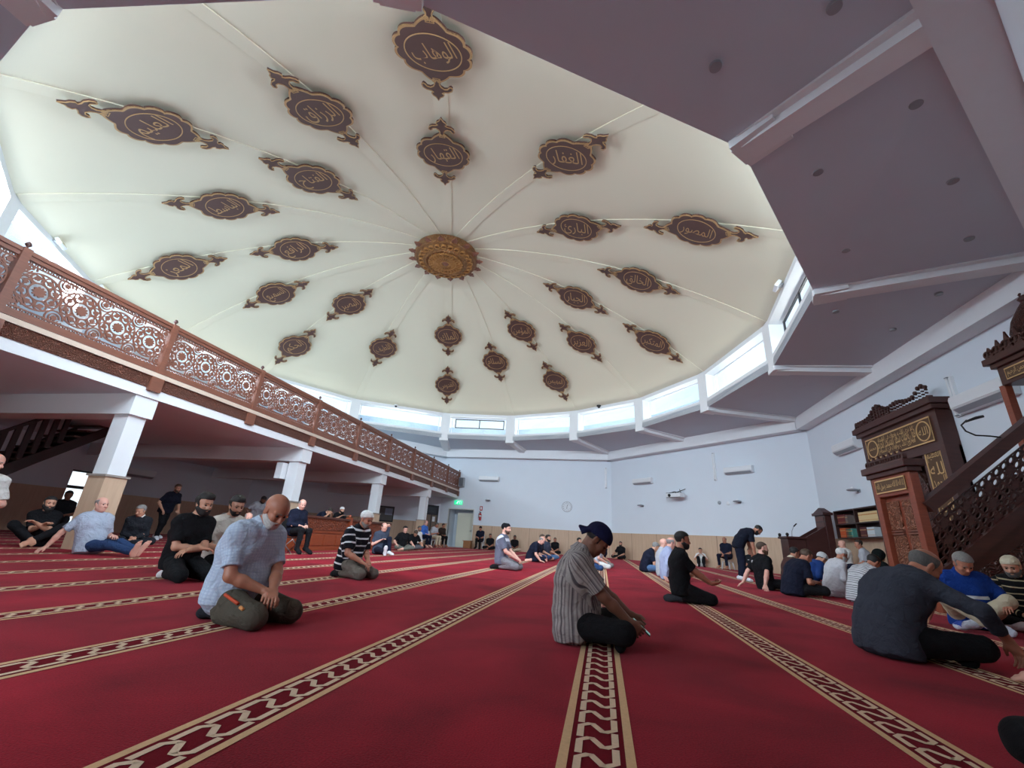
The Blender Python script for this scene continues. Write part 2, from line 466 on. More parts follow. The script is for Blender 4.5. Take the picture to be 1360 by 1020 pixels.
    HC = neck_top + hz * .075 + hx * .022
    H = lambda x, y, z_: HC + R @ V3(x, y, z_)
    # arms
    LU, LF = .295, .255
    def hand_target(spec, side):
        if spec is None or spec == 'thigh':
            k_ = J['kL'] if side > 0 else J['kR']; hp = hipL if side > 0 else hipR
            return hp + (k_ - hp) * .62 + V3(0, 0, .125)
        if spec == 'knee':
            k_ = J['kL'] if side > 0 else J['kR']; return k_ + V3(-.06, 0, .10)
        if spec == 'lap': return P + V3(.26, .035 * side, .07)
        if spec == 'hang': return P + V3(.06, .24 * side, -.02) + V3(0, 0, .0)
        return V3(*spec)
    hands = {}
    for side, spec, shj, pole in ((1, hl, shL, poleL), (-1, hr, shR, poleR)):
        rel = spec
        tgt = hand_target(rel, side)
        pl = V3(*pole) if pole is not None else V3(-.5, .55 * side, -.6)
        el, wr = ik(shj, tgt, LU, LF, pl)
        hands[side] = (shj, el, wr)
    # ---- torso of skin (stays under the clothes)
    w_ = fat
    def torso(B, g, k, belly=1.):
        for s0, s1, w0, w1, r0, r1 in ((0, .15, .075, .065, .112, .105), (.15, .32, .065, .082, .105, .112), (.32, .43, .082, .098, .112, .088)):
            for sd in (-1, 1):
                a = S_(s0) + fr(s0)[1] * sd * w0 * w_; b = S_(s1) + fr(s1)[1] * sd * w1 * w_
                B.cap(a, b, r0 * (.5 + .5 * w_) + g, r1 * (.5 + .5 * w_) + g, k)
            B.cap(S_(s0), S_(s1), r0 * (.5 + .5 * w_) + g, r1 * (.5 + .5 * w_) + g, k)
        f_, l_, u_ = fr(.14)
        if w_ > 1.02: B.ell(S_(.13) + f_ * (.02 + .22 * (w_ - 1)), (.115 + .12 * (w_ - 1) + g, .135 * w_ + g, .13 + g), np.stack([f_, l_, u_], 1), k)
        B.cap(shL, S_(.45), .055 + g, .066 + g * .7, k); B.cap(shR, S_(.45), .055 + g, .066 + g * .7, k); B.cap(S_(.43), neck, .072 + g * .5, .056 + g * .4, k)
        for sd in (-1, 1):   # chest and shoulder blades
            f_, l_, u_ = fr(.36)
            B.ell(S_(.34) + f_ * .06 + l_ * sd * .075 * w_, .065 + g, None, k)
            B.ell(S_(.38) - f_ * .05 + l_ * sd * .08 * w_, .062 + g, None, k)
    torso(B, 0, .06)
    B.ell(P, (.12, .155 * w_, .10), None, .05)
    B.cap(neck - shu * .03, neck_top + hz * .03, .056, .054, .03)
    # head
    def head(B, g=0):
        B.ell(H(-.008, 0, .032), (.103 + g, .082 + g, .087 + g), R, .02)
        B.ell(H(.028, 0, -.045), (.068 + g, .064 + g, .072 + g), R, .03)
        B.cap(H(.066, .012, -.098), H(.066, -.012, -.098), .022 + g, None, .025)
        for sd in (-1, 1): B.cap(H(-.002, .056 * sd, -.055), H(.055, .026 * sd, -.098), .018 + g, None, .025)
    head(B)
    if h < .016:
        for sd in (-1, 1):
            B.ell(H(.060, .038 * sd, -.028), (.030, .026, .026), R, .02)
            B.cap(H(.084, .012 * sd, .017), H(.070, .050 * sd, .018), .0125, .010, .015)
            B.ell(H(-.004, .078 * sd, -.012), (.021, .010, .034), R, .008)
            B.cap(H(-.014, .080 * sd, -.034), H(-.012, .087 * sd, .010), .007, .009, .006)
        B.cap(H(.086, 0, .008), H(.112, 0, -.034), .010, .0135, .010)
        for sd in (-1, 1): B.ell(H(.100, .012 * sd, -.038), .010, None, .008)
        if h < .009:
            for sd in (-1, 1): B.ell(H(.098, .032 * sd, -.003), (.016, .018, .011), R, .012, op=1)
            B.ell(H(.085, 0, -.064), (.016, .025, .0065), R, .006); B.ell(H(.083, 0, -.075), (.016, .021, .0075), R, .006)
    # limbs
    for side in (1, -1):
        sh, el, wr = hands[side]
        B.cap(sh, el, .054, .041, .03); B.cap(el, el + (wr - el) * .35, .041, .042, .02); B.cap(el + (wr - el) * .35, wr, .042, .028, .02)
        fa = nrm(wr - el)
        fd = nrm(fa + V3(.0, 0, -.0)); 
        spec = (fingers or {}).get(side)
        if spec is not None: fd = nrm(V3(*spec[0])); pn = nrm(V3(*spec[1]))
        else:
            if wr[2] < .12 and pose != 'stand': fd = nrm(V3(fa[0], fa[1], fa[2] * .15) + V3(.3, 0, 0))
            pn = V3(0, 0, -1)
            if abs(fd[2]) > .8: pn = V3(0, -side, 0)
        pn = nrm(pn - fd * (pn @ fd)); sd_ = np.cross(pn, fd) * 1.0            # side axis
        thumb = 1 if (sd_ @ (V3(0, -side, 0) + V3(.4, 0, .3))) > 0 else -1
        R_f = max(.0085, h * .95)
        for i in range(4):
            o_ = (i - 1.5) * .0195
            B.cap(wr + fd * .005 + sd_ * o_ * .7, wr + fd * .082 + sd_ * o_ * 1.05, .0165, .0125, .015)
            b0 = wr + fd * .085 + sd_ * o_ * 1.1; L0 = (.040, .046, .043, .033)[i] if thumb < 0 else (.033, .043, .046, .040)[i]
            cu = curl * (1 + .12 * (i - 1.5) * .6)
            d1 = rotv(sd_, -cu * .75, fd); d1 = d1 if d1 @ pn > fd @ pn - 1e-6 else rotv(sd_, cu * .75, fd)
            sgn = 1 if np.allclose(d1, rotv(sd_, cu * .75, fd)) else -1
            d1 = nrm(d1 + sd_ * o_ * 2.2); d2 = rotv(sd_, sgn * cu * 1.0, d1); d3 = rotv(sd_, sgn * cu * .7, d2)
            p1 = b0 + d1 * L0; p2 = p1 + d2 * L0 * .62; p3 = p2 + d3 * L0 * .5
            B.cap(b0, p1, R_f, R_f * .95, .005); B.cap(p1, p2, R_f * .95, R_f * .88, .004); B.cap(p2, p3, R_f * .88, R_f * .75, .004)
        t0 = wr + fd * .025 + sd_ * thumb * .026; t1 = t0 + nrm(fd * .75 + sd_ * thumb * .6 + pn * .3) * .042; t2 = t1 + nrm(fd * .95 + sd_ * thumb * .15 + pn * .4) * .034
        B.cap(t0, t1, .0145, .0115, .012); B.cap(t1, t2, .0112, .0095, .005)
    for s_, hp in (('L', hipL), ('R', hipR)):
        k_, a_, t_ = J['k' + s_], J['a' + s_], J['t' + s_]
        B.cap(hp, k_, .083, .058, .04); c_ = k_ + (a_ - k_) * .3
        B.cap(k_, c_, .056, .056, .02); B.cap(c_, a_, .056, .037, .02)
    fB = B if feet == 'bare' else SDF()
    g = 0 if feet == 'bare' else (.004 if feet == 'sock' else .010)
    for s_ in 'LR':
        k_, a_, t_ = J['k' + s_], J['a' + s_], J['t' + s_]; up = J['s' + s_]; f_ = nrm(t_ - a_); sd_ = nrm(np.cross(f_, nrm(k_ - a_)))
        hl_ = a_ - f_ * .045 - nrm(k_ - a_) * .028
        hl_[2] = max(hl_[2], .03)
        fB.cap(a_, hl_, .036 + g, .033 + g, .03)
        for q in (-1, 1):
            fB.cap(hl_, t_ - f_ * .03 + sd_ * q * .024, .031 + g, .025 + g, .03)
        fB.cap(a_, t_ - f_ * .04, .036 + g, .026 + g, .03)
        if feet == 'bare' and h < .013:
            for q in range(5): fB.cap(t_ - f_ * .03 + sd_ * (q - 2) * .014, t_ + f_ * (.030 - .005 * abs(q - 1)) + sd_ * (q - 2) * .017, .0115 if q != 0 else .014, .0105, .006)
        else:
            for q in (-1, 0, 1): fB.cap(t_ - f_ * .03 + sd_ * q * .022, t_ + f_ * .02 + sd_ * q * .02, .023 + g, .018 + g, .03)
        if feet != 'bare': fB.cap(a_ + (k_ - a_) * .22, a_, .044 + g, .037 + g, .02)
    V, F = B.mesh(h)
    V[:, 2] = np.maximum(V[:, 2], .004)
    zoff = 0
    sk = skin('skin_' + skin_, SKIN[skin_])
    root = mesh_obj('person', V * sc, F, sk)
    root.location = loc; root.rotation_euler = (0, 0, rz * D2R)
    tag(root, label, 'person', group)
    def child(nm, sd, mt, noise=0, segs=None, hh=None, seed=None):
        V, F = sd.mesh(hh or h, noise, seed if seed is not None else abs(hash(label)) % 9999 if False else (sum(map(ord, label)) % 9999))
        V[:, 2] = np.maximum(V[:, 2], .006)
        pc = seg_coords(V, segs) if segs else None
        return mesh_obj(nm, V * sc, F, mt, root, pc)
    if feet != 'bare':
        child('sock' if feet == 'sock' else 'shoe', fB, sock or fabric('cloth_black', (.008, .008, .010)))
    # ---- trousers
    T = SDF()
    T.ell(P + V3(0, 0, 0), (.128 * (.6 + .4 * w_), .165 * w_, .105), None, .05)
    T.cap(S_(0), S_(.07), .118 * w_, .112 * w_, .05)
    for s_, hp in (('L', hipL), ('R', hipR)):
        k_, a_ = J['k' + s_], J['a' + s_]
        T.cap(hp, k_, .102 * (.5 + .5 * w_), .076, .05)
        d_ = nrm(a_ - k_); L_ = np.linalg.norm(a_ - k_)
        if shorts:
            T.cap(k_, k_ + d_ * L_, .082, .088, .035, cut=[(d_, d_ @ (k_ + d_ * L_ * shorts))])
        else:
            T.cap(k_, k_ + d_ * (L_ + .06), .074, .054, .03, cut=[(d_, d_ @ (k_ + d_ * (L_ * .96)))])
    segsT = [(hipL, J['kL'], .08, 0, V3(0, 0, 1)), (hipR, J['kR'], .08, 0, V3(0, 0, 1)), (J['kL'], J['aL'], .06, .43, V3(0, 0, 1)), (J['kR'], J['aR'], .06, .43, V3(0, 0, 1))]
    child('trousers', T, trousers or fabric('cloth_black', (.008, .008, .010)), .0060, segsT)
    # ---- shirt
    U = SDF()
    torso(U, .017, .06)
    f_, l_, u_ = fr(0)
    hp_ = S_(0) - u_ * hem
    if pose in ('chair', 'stool'): hem = .0; hp_ = S_(0) - u_ * .0
    U.cap(S_(.05), hp_ + u_ * .03, .125 * w_, .135 * w_, .05, cut=[(-u_, -(u_ @ hp_))])
    for q in (-1, 1): U.cap(S_(.05) + l_ * q * .07 * w_, hp_ + u_ * .03 + l_ * q * .085 * w_, .115 * w_, .118 * w_, .05, cut=[(-u_, -(u_ @ hp_))])
    if pose in ('kneel', 'cross', 'kneesup', 'chair', 'stool', 'out', 'side') and robe is None:
        pass
    segs = [(S_(i * .13), S_((i + 1) * .13), .15, i * .13, fr(i * .13 + .02)[0]) for i in range(4)]
    for side in (1, -1):
        sh, el, wr = hands[side]; d_ = nrm(el - sh)
        if sleeve == 'short':
            U.cap(sh, el + d_ * .05, .066, .070, .035, cut=[(d_, d_ @ (sh + (el - sh) * .80))])
            segs.append((sh, el, .06, .47, V3(1, 0, 0)))
        else:
            fa = nrm(wr - el)
            U.cap(sh, el, .068, .054, .035); U.cap(el, wr + fa * .03, .054, .042, .025, cut=[(fa, fa @ (wr - fa * (.0 if sleeve == 'long' else .08)))])
            segs += [(sh, el, .06, .46, V3(1, 0, 0)), (el, wr, .05, .755, V3(1, 0, 0))]
    if robe:       # long tunic over the thighs
        for s_, hp in (('L', hipL), ('R', hipR)):
            U.cap(hp, J['k' + s_], .125, .10, .06)
            U.cap(J['k' + s_], J['a' + s_], .09, .08, .05)
    if collar != 'none':
        nb = neck + shu * .012
        ring = [nb + rotv(shu, a_ * D2R, shf) * .066 - (shf * .0 + shu * .022 * math.cos(a_ * D2R)) for a_ in range(0, 360, 30)]
        for i in range(12): U.cap(ring[i], ring[(i + 1) % 12], .011 if collar is None else .014, None, .012)
    U.cap(neck + shu * .02, neck + hz * .16 + shu * .02, .058, .062, .012, op=1)
    shm = shirt or fabric('cloth_black', (.008, .008, .010))
    so = child('shirt', U, shm, .0072, segs)
    if collar and collar not in ('none',):
        Cc = SDF()
        for a_ in range(18, 343, 12):
            ca, cb = math.cos(a_ * D2R), math.cos((a_ + 12) * D2R)
            rg_ = lambda an, cs, rr, up: neck + rotv(shu, an * D2R, shf) * rr + shu * (up - .030 * max(0, cs))
            q0, q1 = rg_(a_, ca, .060, .052), rg_(a_ + 12, cb, .060, .052); p0, p1 = rg_(a_, ca, .094, .008), rg_(a_ + 12, cb, .094, .008)
            if a_ == 18 or a_ > 325: p0 = p0 - shu * .03 + shf * .01
            Cc.cap(q0, q1, .008, None, .01); Cc.cap(q0, p0, .008, .007, .012); Cc.cap((q0 + q1) / 2, (p0 + p1) / 2, .008, .007, .012); Cc.cap(p0, p1, .007, None, .01)
        co = child('collar', Cc, collar if not isinstance(collar, str) else shm, 0, segs)
        if not isinstance(collar, str): co['label'] = 'collar in a different colour from the shirt'
    # ---- hair, beard, caps
    def plane(nx, nz, d0):       # keep the side where nx*x+nz*z > d0 in the head frame
        nl = math.hypot(nx, nz); w = -(R @ V3(nx, 0, nz)) / nl; return (w, w @ HC - d0 / nl)
    hm = hairmat('hair_' + hair, HAIR[hair])
    hh = min(h, .008) if h < .013 else h
    if hstyle in ('short', 'crop', 'fringe', 'long', 'tuft'):
        g = dict(short=.011, crop=.005, fringe=.006, long=.02, tuft=.018)[hstyle]
        if cap: g = .004
        G = SDF()
        if cap: G.ell(H(-.010, 0, .034), (.103 + g, .082 + g, .087 + g), R, .01, cut=[plane(-.75, 1, -.004), plane(0, -1, -.05)])
        elif hstyle == 'fringe': G.ell(H(-.010, 0, .034), (.103 + g, .082 + g, .087 + g), R, .01, cut=[plane(-.75, 1, -.010), plane(-1, 0, -.030), plane(.2, -1, -.075)])
        else:
            G.ell(H(-.010, 0, .034), (.103 + g, .082 + g, .087 + g), R, .01, cut=[plane(-.25, 1, .050)])
            G.ell(H(-.010, 0, .034), (.103 + g * .8, .082 + g * .8, .087 + g * .8), R, .01, cut=[plane(-1, 0, -.016), plane(-.55, 1, -.024)])
        if hstyle == 'tuft':
            for q in (-1, 0, 1): G.cap(H(.07, .03 * q, .105), H(-.03, .03 * q, .118), .024, .02, .03)
        if hstyle != 'crop' or True:
            for q in (-1, 1): G.cap(H(.020, .073 * q, .01), H(.022, .070 * q, -.022), .008, .006, .01)
        child('hair', G, hm, .0032, hh=hh)
    if beard:
        g = dict(stub=.004, short=.009, full=.015, long=.018)[beard[1]]
        G = SDF(); cu = [plane(-.25, -1, .030), plane(1, .1, .004)]
        G.ell(H(.028, 0, -.047), (.068 + g, .064 + g, .072 + g), R, .02, cut=cu)
        G.cap(H(.064, .014, -.098), H(.064, -.014, -.098), .022 + g, None, .02)
        if beard[1] == 'long': G.cap(H(.06, 0, -.11), H(.065, 0, -.15), .04, .022, .03)
        for q in (-1, 1):
            G.cap(H(.004, .058 * q, -.052), H(.056, .028 * q, -.098), .016 + g, None, .02); G.cap(H(.008, .068 * q, -.005), H(.004, .062 * q, -.05), .008, .012, .01)
            G.cap(H(.100, .004 * q, -.055), H(.086, .028 * q, -.070), .0075, .007, .006)
        G.ell(H(.098, 0, -.068), (.012, .018, .007), R, .006, op=1)
        child('beard', G, hairmat('hair_' + beard[0], HAIR[beard[0]]), .002, hh=hh)
    if h < .013:
        for q in (-1, 1):
            E = SDF(); E.ell(H(.079, .032 * q, -.002), .0125, None, .002)
            eo = child('eye', E, mat('eye_dark', (.05, .03, .025), .25, bump=0), 0, hh=.004)
            if hair is not None:
                E = SDF(); E.cap(H(.096, .014 * q, .021), H(.083, .046 * q, .022), .0055, .0035, .004)
                child('eyebrow', E, hairmat('hair_' + (hair if hair != 'white' else 'grey'), HAIR[hair if hair != 'white' else 'grey']), 0, hh=.004)
    if cap == 'kufi':
        G = SDF(); G.ell(H(-.012, 0, .040), (.112, .091, .094), R, .01, cut=[plane(-.42, 1, .018), plane(0, -1, -.120)])
        child('cap', G, capm, .001, hh=hh)
    elif cap in ('baseball', 'backward'):
        G = SDF(); G.ell(H(-.010, 0, .040), (.115, .094, .100), R, .012, cut=[plane(-.18 if cap == 'baseball' else -.22, 1, .018)])
        s1 = 1 if cap == 'baseball' else -1
        for q in np.arange(-3, 3.1, .5): G.cap(H(.085 * s1, .022 * q, .030 - (.010 if s1 < 0 else 0)), H((.165 - .006 * q * q) * s1, .021 * q, (.018 if s1 > 0 else -.030) - .003 * q * q), .009, .0075, .018)
        child('cap', G, capm, .0008, hh=min(hh, .006))
    elif cap == 'hood':
        G = SDF(); G.ell(H(-.02, 0, .028), (.126, .105, .112), R, .03, cut=[plane(-1, .2, -.055)]); G.cap(H(-.05, 0, -.03), neck - shf * .03, .09, .10, .05)
        child('hood', G, capm, .003, hh=hh)
    if glasses:
        g_ = MB()
        for q in (-1, 1):
            c_ = H(.108, .033 * q, -.004)
            g_.tube([c_ + R @ V3(0, .021 * math.cos(a_), .016 * math.sin(a_)) for a_ in np.linspace(0, 2 * PI, 16, endpoint=False)], .0022, 5, True)
            g_.tube([H(.106, .053 * q, .002), H(.05, .078 * q, .004), H(-.012, .084 * q, .0)], .0022, 5)
        g_.tube([H(.110, .012, -.002), H(.110, -.012, -.002)], .0022, 5)
        g_.v = [tuple(np.array(v) * sc) for v in g_.v]
        g_.build('glasses', mat('glasses_frame', (.02, .02, .02), .3), root, True)
    root['_j'] = 0
    del root['_j']
    BODIES[label] = dict(hands=hands, H=H, R=R, J=J, P=P, fr=fr, S=S_, root=root, HC=HC, sc=sc)
    return root

def decal(root, part, target, r_u, r_v, name, m, label=None):
    """a printed patch lying on the cloth: the faces of the garment around a point, lifted by two millimetres"""
    o = [c for c in root.children if c.name.split('.')[0] == part][0]; me = o.data
    n = len(me.vertices); co_ = np.empty(n * 3, np.float32); me.vertices.foreach_get('co', co_); co_ = co_.reshape(-1, 3)
    nn = np.empty(n * 3, np.float32); me.vertices.foreach_get('normal', nn); nn = nn.reshape(-1, 3)
    i = int(np.argmin(((co_ - target) ** 2).sum(1))); c, nm = co_[i], nrm(nn[i])
    v = nrm(V3(0, 0, 1) - nm * nm[2]); u = np.cross(v, nm)
    F = np.empty(len(me.polygons) * 4, np.int32); me.loops.foreach_get('vertex_index', F); F = F.reshape(-1, 4)
    d = co_ - c; ok = (np.abs(d @ u) < r_u) & (np.abs(d @ v) < r_v) & (np.abs(d @ nm) < .06) & (nn @ nm > .3)
    f = F[ok[F].all(1)]
    if not len(f): return
    ids, inv = np.unique(f, return_inverse=True)
    ob = mesh_obj(name, co_[ids] + nn[ids] * .003, inv.reshape(-1, 4), m, root)
    if label: ob['label'] = label
# ------------------------------------------------------------------ the hall
H0 = .65
CX, CY = -6.109, 13.946                       # under the rosette
ZB, ZN, ZAP, RR, HM = 7.9645, 6.217, 11.550, 11.644, -.027
RIB = [(-17.38, 11.834), (2.82, 11.793), (23.08, 11.629), (43.87, 11.578), (65.05, 11.484), (88.05, 11.552), (110.81, 11.707), (136.05, 11.824),
       (160.7, 11.852), (182.42, 11.754), (204.54, 11.556), (226.0, 11.416), (248.04, 11.51), (268.34, 11.421), (290.02, 11.683), (315.76, 11.689)]
def rdir(k):
    a = RIB[k % 16][0] * D2R; return V3(math.sin(a), math.cos(a), 0)
def rtan(k):
    d = rdir(k); return V3(d[1], -d[0], 0)
def rp(k, z=0, dr=0): return V3(CX, CY, 0) + rdir(k) * (RIB[k % 16][1] + dr) + V3(0, 0, z)
def dome_z(r): q = r / RR; return ZB + (ZAP - ZB) * (1 - q * q) + HM * (1 - q * q) * q * q
def rib_pt(k, r, off=0):   # r before per-rib scale
    s = RIB[k % 16][1] / RR; e = .02
    n = nrm(V3(-(dome_z(r + e) - dome_z(r)) / (e * s), 1, 0)); d = rdir(k)
    return V3(CX, CY, 0) + d * r * s + V3(0, 0, dome_z(r)) - off * (d * n[0] + V3(0, 0, n[1]))
WC = {0: (-10.37, 28.03), 2: (.56, 27.78), 4: (8.34, 19.57), 6: (8.34, 8.18), 8: (-.83, -1.2), 10: (-8.6, -1.2), 12: (-18.04, 8.77), 14: (-18.06, 20.15)}
WC = {k: V3(v[0], v[1], 0) for k, v in WC.items()}
def wc(k): return WC[k % 16]
def wp(k): return wc(k) if k % 2 == 0 else (wc(k - 1) + wc(k + 1)) / 2
CC = sum(WC.values()) / 8

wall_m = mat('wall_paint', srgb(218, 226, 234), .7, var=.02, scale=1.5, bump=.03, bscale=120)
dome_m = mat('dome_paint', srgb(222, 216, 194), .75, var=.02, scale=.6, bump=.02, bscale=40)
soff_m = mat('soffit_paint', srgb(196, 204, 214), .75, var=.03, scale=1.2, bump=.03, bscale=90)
white_m = mat('white_trim', srgb(228, 230, 232), .5, var=.02, bump=0)
alu_m = mat('window_white', srgb(225, 230, 235), .4, var=.01, bump=0)
dark_m = mat('dark_frame', srgb(38, 38, 44), .4, bump=0)
glass_m, _t, _b = newmat('window_glass')
_tr = _t.n('ShaderNodeBsdfTransparent'); _tr.inputs[0].default_value = (.93, .97, 1, 1)
_gl = _t.n('ShaderNodeBsdfGlossy'); _gl.inputs['Roughness'].default_value = .02
_mx = _t.n('ShaderNodeMixShader'); _mx.inputs[0].default_value = .06
_t.l(_tr.outputs[0], _mx.inputs[1]); _t.l(_gl.outputs[0], _mx.inputs[2]); _t.l(_mx.outputs[0], glass_m.node_tree.nodes['Material Output'].inputs[0])
WOOD_D = wood('wood_dark', srgb(50, 24, 21), srgb(84, 43, 34), 3, .4)
WOOD_DC = wood('wood_dark_carved', srgb(74, 38, 30), srgb(104, 58, 44), 3, .42, carved=.9, cscale=13)
WOOD_M = wood('wood_mid', srgb(104, 62, 48), srgb(138, 86, 66), 3, .42)
WOOD_MC = wood('wood_mid_carved', srgb(112, 66, 52), srgb(146, 92, 72), 3, .45, carved=.9, cscale=24)
GOLD = mat('gold_paint', srgb(178, 140, 94), .5, .1, var=.15, scale=20, bump=.05)
MED = mat('medallion_brown', srgb(76, 44, 40), .5, var=.12, scale=6, bump=.05)

# dado: pale timber-look boards with fine vertical joints
dado_m, _t, _b = newmat('dado_boards')
_tc = _t.n('ShaderNodeTexCoord'); _sp = _t.n('ShaderNodeSeparateXYZ'); _t.l(_tc.outputs['Object'], _sp.inputs[0])
_mp = _t.n('ShaderNodeMapping'); _mp.inputs['Scale'].default_value = (5, 5, .5); _t.l(_tc.outputs['Object'], _mp.inputs[0])
_nz = _t.n('ShaderNodeTexNoise'); _t.set(_nz, Scale=3, Detail=5); _t.l(_mp.outputs[0], _nz.inputs[0])
_c = _t.mix(_nz.outputs[0], srgb(186, 154, 128), srgb(214, 186, 158))
_j = _t.math('LESS_THAN', _t.math('FRACT', _t.math('DIVIDE', _t.math('ADD', _sp.outputs[0], 50), 1.2)), .012)
_t.l(_t.mix(_j, _c, srgb(110, 84, 66)), _b.inputs['Base Color']); _b.inputs['Roughness'].default_value = .55

# ---- carpeted floor: red pile with woven cream borders (pattern polygons lie in the same mesh)
car_m, _t, _b = newmat('carpet_red')
_tc = _t.n('ShaderNodeTexCoord')
_n1 = _t.n('ShaderNodeTexNoise'); _t.set(_n1, Scale=1.1, Detail=5, Distortion=.6); _t.l(_tc.outputs['Object'], _n1.inputs[0])
_n2 = _t.n('ShaderNodeTexNoise'); _t.set(_n2, Scale=130, Detail=3); _t.l(_tc.outputs['Object'], _n2.inputs[0])
_f = _t.math('ADD', _t.math('MULTIPLY', _n1.outputs[0], .75), _t.math('MULTIPLY', _n2.outputs[0], .45))
_rp = _t.n('ShaderNodeValToRGB'); _t.l(_f, _rp.inputs[0])
_rp.color_ramp.elements[0].position = .38; _rp.color_ramp.elements[0].color = (*srgb(94, 5, 18), 1)
_rp.color_ramp.elements[1].position = .82; _rp.color_ramp.elements[1].color = (*srgb(170, 26, 46), 1)
_t.l(_rp.outputs[0], _b.inputs['Base Color']); _b.inputs['Roughness'].default_value = .95; _b.inputs['Specular IOR Level'].default_value = .1
_b.inputs['Sheen Weight'].default_value = .12; _b.inputs['Sheen Roughness'].default_value = .5; _b.inputs['Sheen Tint'].default_value = (.9, .35, .4, 1)
_bp = _t.n('ShaderNodeBump'); _t.set(_bp, Strength=.5, Distance=.01); _t.l(_n2.outputs[0], _bp.inputs['Height']); _t.l(_bp.outputs[0], _b.inputs['Normal'])
car_cream = mat('carpet_cream', srgb(232, 204, 176), .95, var=.12, scale=60, bump=.3, bscale=300, spec=.1)
car_gold = mat('carpet_gold', srgb(222, 184, 142), .95, var=.15, scale=60, bump=.3, bscale=300, spec=.1)
car_dark = mat('carpet_dark', srgb(112, 16, 30), .95, var=.15, scale=60, bump=.3, bscale=300, spec=.1)
def inside(x, y, m=.02):
    ks = sorted(WC)
    for i in range(8):
        a, b = WC[ks[i]], WC[ks[(i + 1) % 8]]
        if (b[0] - a[0]) * (y - a[1]) - (b[1] - a[1]) * (x - a[0]) > -m: return False
    return True
fb = MB()
ks = sorted(WC)
fb.add([(WC[k][0], WC[k][1], 0) for k in ks], [tuple(range(7, -1, -1))], 0)
fb.add([(WC[k][0], WC[k][1], -.15) for k in ks], [tuple(range(8))], 0)
SPC, X0, PER = 1.2324, -.0246, .134
path = [(-.056, -.098), (-.056, .006), (-.028, .032), (-.018, .034), (.018, -.034), (.028, -.032), (.056, -.006), (.056, .098)]
flatq = lambda x0, x1, y0, y1, z: [(x0, y0, z), (x1, y0, z), (x1, y1, z), (x0, y1, z)]
for si in range(-14, 7):
    xs = X0 + si * SPC
    ys = [y / 10 for y in range(-12, 281) if inside(xs - .13, y / 10) and inside(xs + .13, y / 10)]
    if not ys: continue
    ya, yb = min(ys), max(ys)
    for s_ in (-1, 1):
        a, b = sorted((s_ * .092, s_ * .124)); fb.add(flatq(xs + a, xs + b, ya, yb, .002), [(0, 1, 2, 3)], 2)
    fb.add(flatq(xs - .092, xs + .092, ya, yb, .001), [(0, 1, 2, 3)], 3)
    n = int((yb - ya) / PER)
    near = abs(si) <= 6
    for i in range(n):
        yc = ya + (i + .5) * PER
        L, R_ = [], []
        P_ = [np.array(p) for p in path]
        for j, q in enumerate(P_):
            a = P_[max(0, j - 1)]; b = P_[min(len(P_) - 1, j + 1)]; t_ = nrm(b - a) * .0125
            L.append((xs + q[0] * 1.1 - t_[1], yc + q[1] + t_[0], .003)); R_.append((xs + q[0] * 1.1 + t_[1], yc + q[1] - t_[0], .003))
        fb.add(L + R_, [(j, j + 1, j + 1 + len(L), j + len(L)) for j in range(len(L) - 1)], 1)
struct(fb.build('floor', [car_m, car_cream, car_gold, car_dark], recalc=False))

# ---- walls of the octagon, each with its dado and cornice
side_names = {0: 'north', 2: 'north_east', 4: 'east', 6: 'south_east', 8: 'south', 10: 'south_west', 12: 'west', 14: 'north_west'}
def wall_frame(k):
    a, b = wc(k), wc(k + 2); t = nrm(b - a); n = V3(t[1], -t[0], 0)      # n: into the room
    if (CC - a) @ n < 0: n = -n
    return a, b, t, n
OPEN = {0: [(.62, 2.27, 0, 2.3)], 12: [(3.0 + 4.72, 3.0 + 5.55, .06, 2.2)]}
def wall_box(mb, k, s0, s1, z0, z1, d0=-.25, d1=0, mi=0):
    a, b, t, n = wall_frame(k)
    p0 = a + t * s0; L = (s1 - s0) / 2
    return mb.obox(p0 + t * L + n * (d0 + d1) / 2 + V3(0, 0, (z0 + z1) / 2), t * L, n * (d1 - d0) / 2, V3(0, 0, (z1 - z0) / 2), mi)
WT = 6.4
for k in range(0, 16, 2):
    a, b, t, n = wall_frame(k); Ln = np.linalg.norm(b - a)
    mb = MB(); md = MB(); last = 0
    ops = OPEN.get(k, [])
    if k == 8: ops = [(2.0, 4.0, 1.0, 2.7), (4.8, 6.8, 1.0, 2.7)]
    if k == 12:
        ops = [(12.0 - 8.77, 12.85 - 8.77, 0, 2.05)]
    for (s0, s1, z0, z1) in ops:
        wall_box(mb, k, last, s0, 0, WT); wall_box(mb, k, s0, s1, z1, WT); last = s1
        if z0 > 0: wall_box(mb, k, s0, s1, 0, z0)
    wall_box(mb, k, last if ops else -.1, Ln + .1, 0, WT)
    struct(mb.build('wall_' + side_names[k], wall_m))
    last = 0
    for (s0, s1, z0, z1) in ops + [(Ln, Ln, 0, 0)]:
        tp = 1.36 if k != 8 else .96
        if s0 > last or k == 8: wall_box(md, k, last, s0, .0, tp, 0, .02); wall_box(md, k, last, s0, tp, tp + .03, 0, .035)
        last = s1 if k != 8 else s0
    struct(md.build('baseboard_' + side_names[k], dado_m))
    mc = MB(); e = .45
    wall_box(mc, k, .19, Ln - .19, 5.63, 6.25, 0, e)
    struct(mc.build('trim_%d' % (1 + k // 2), white_m))

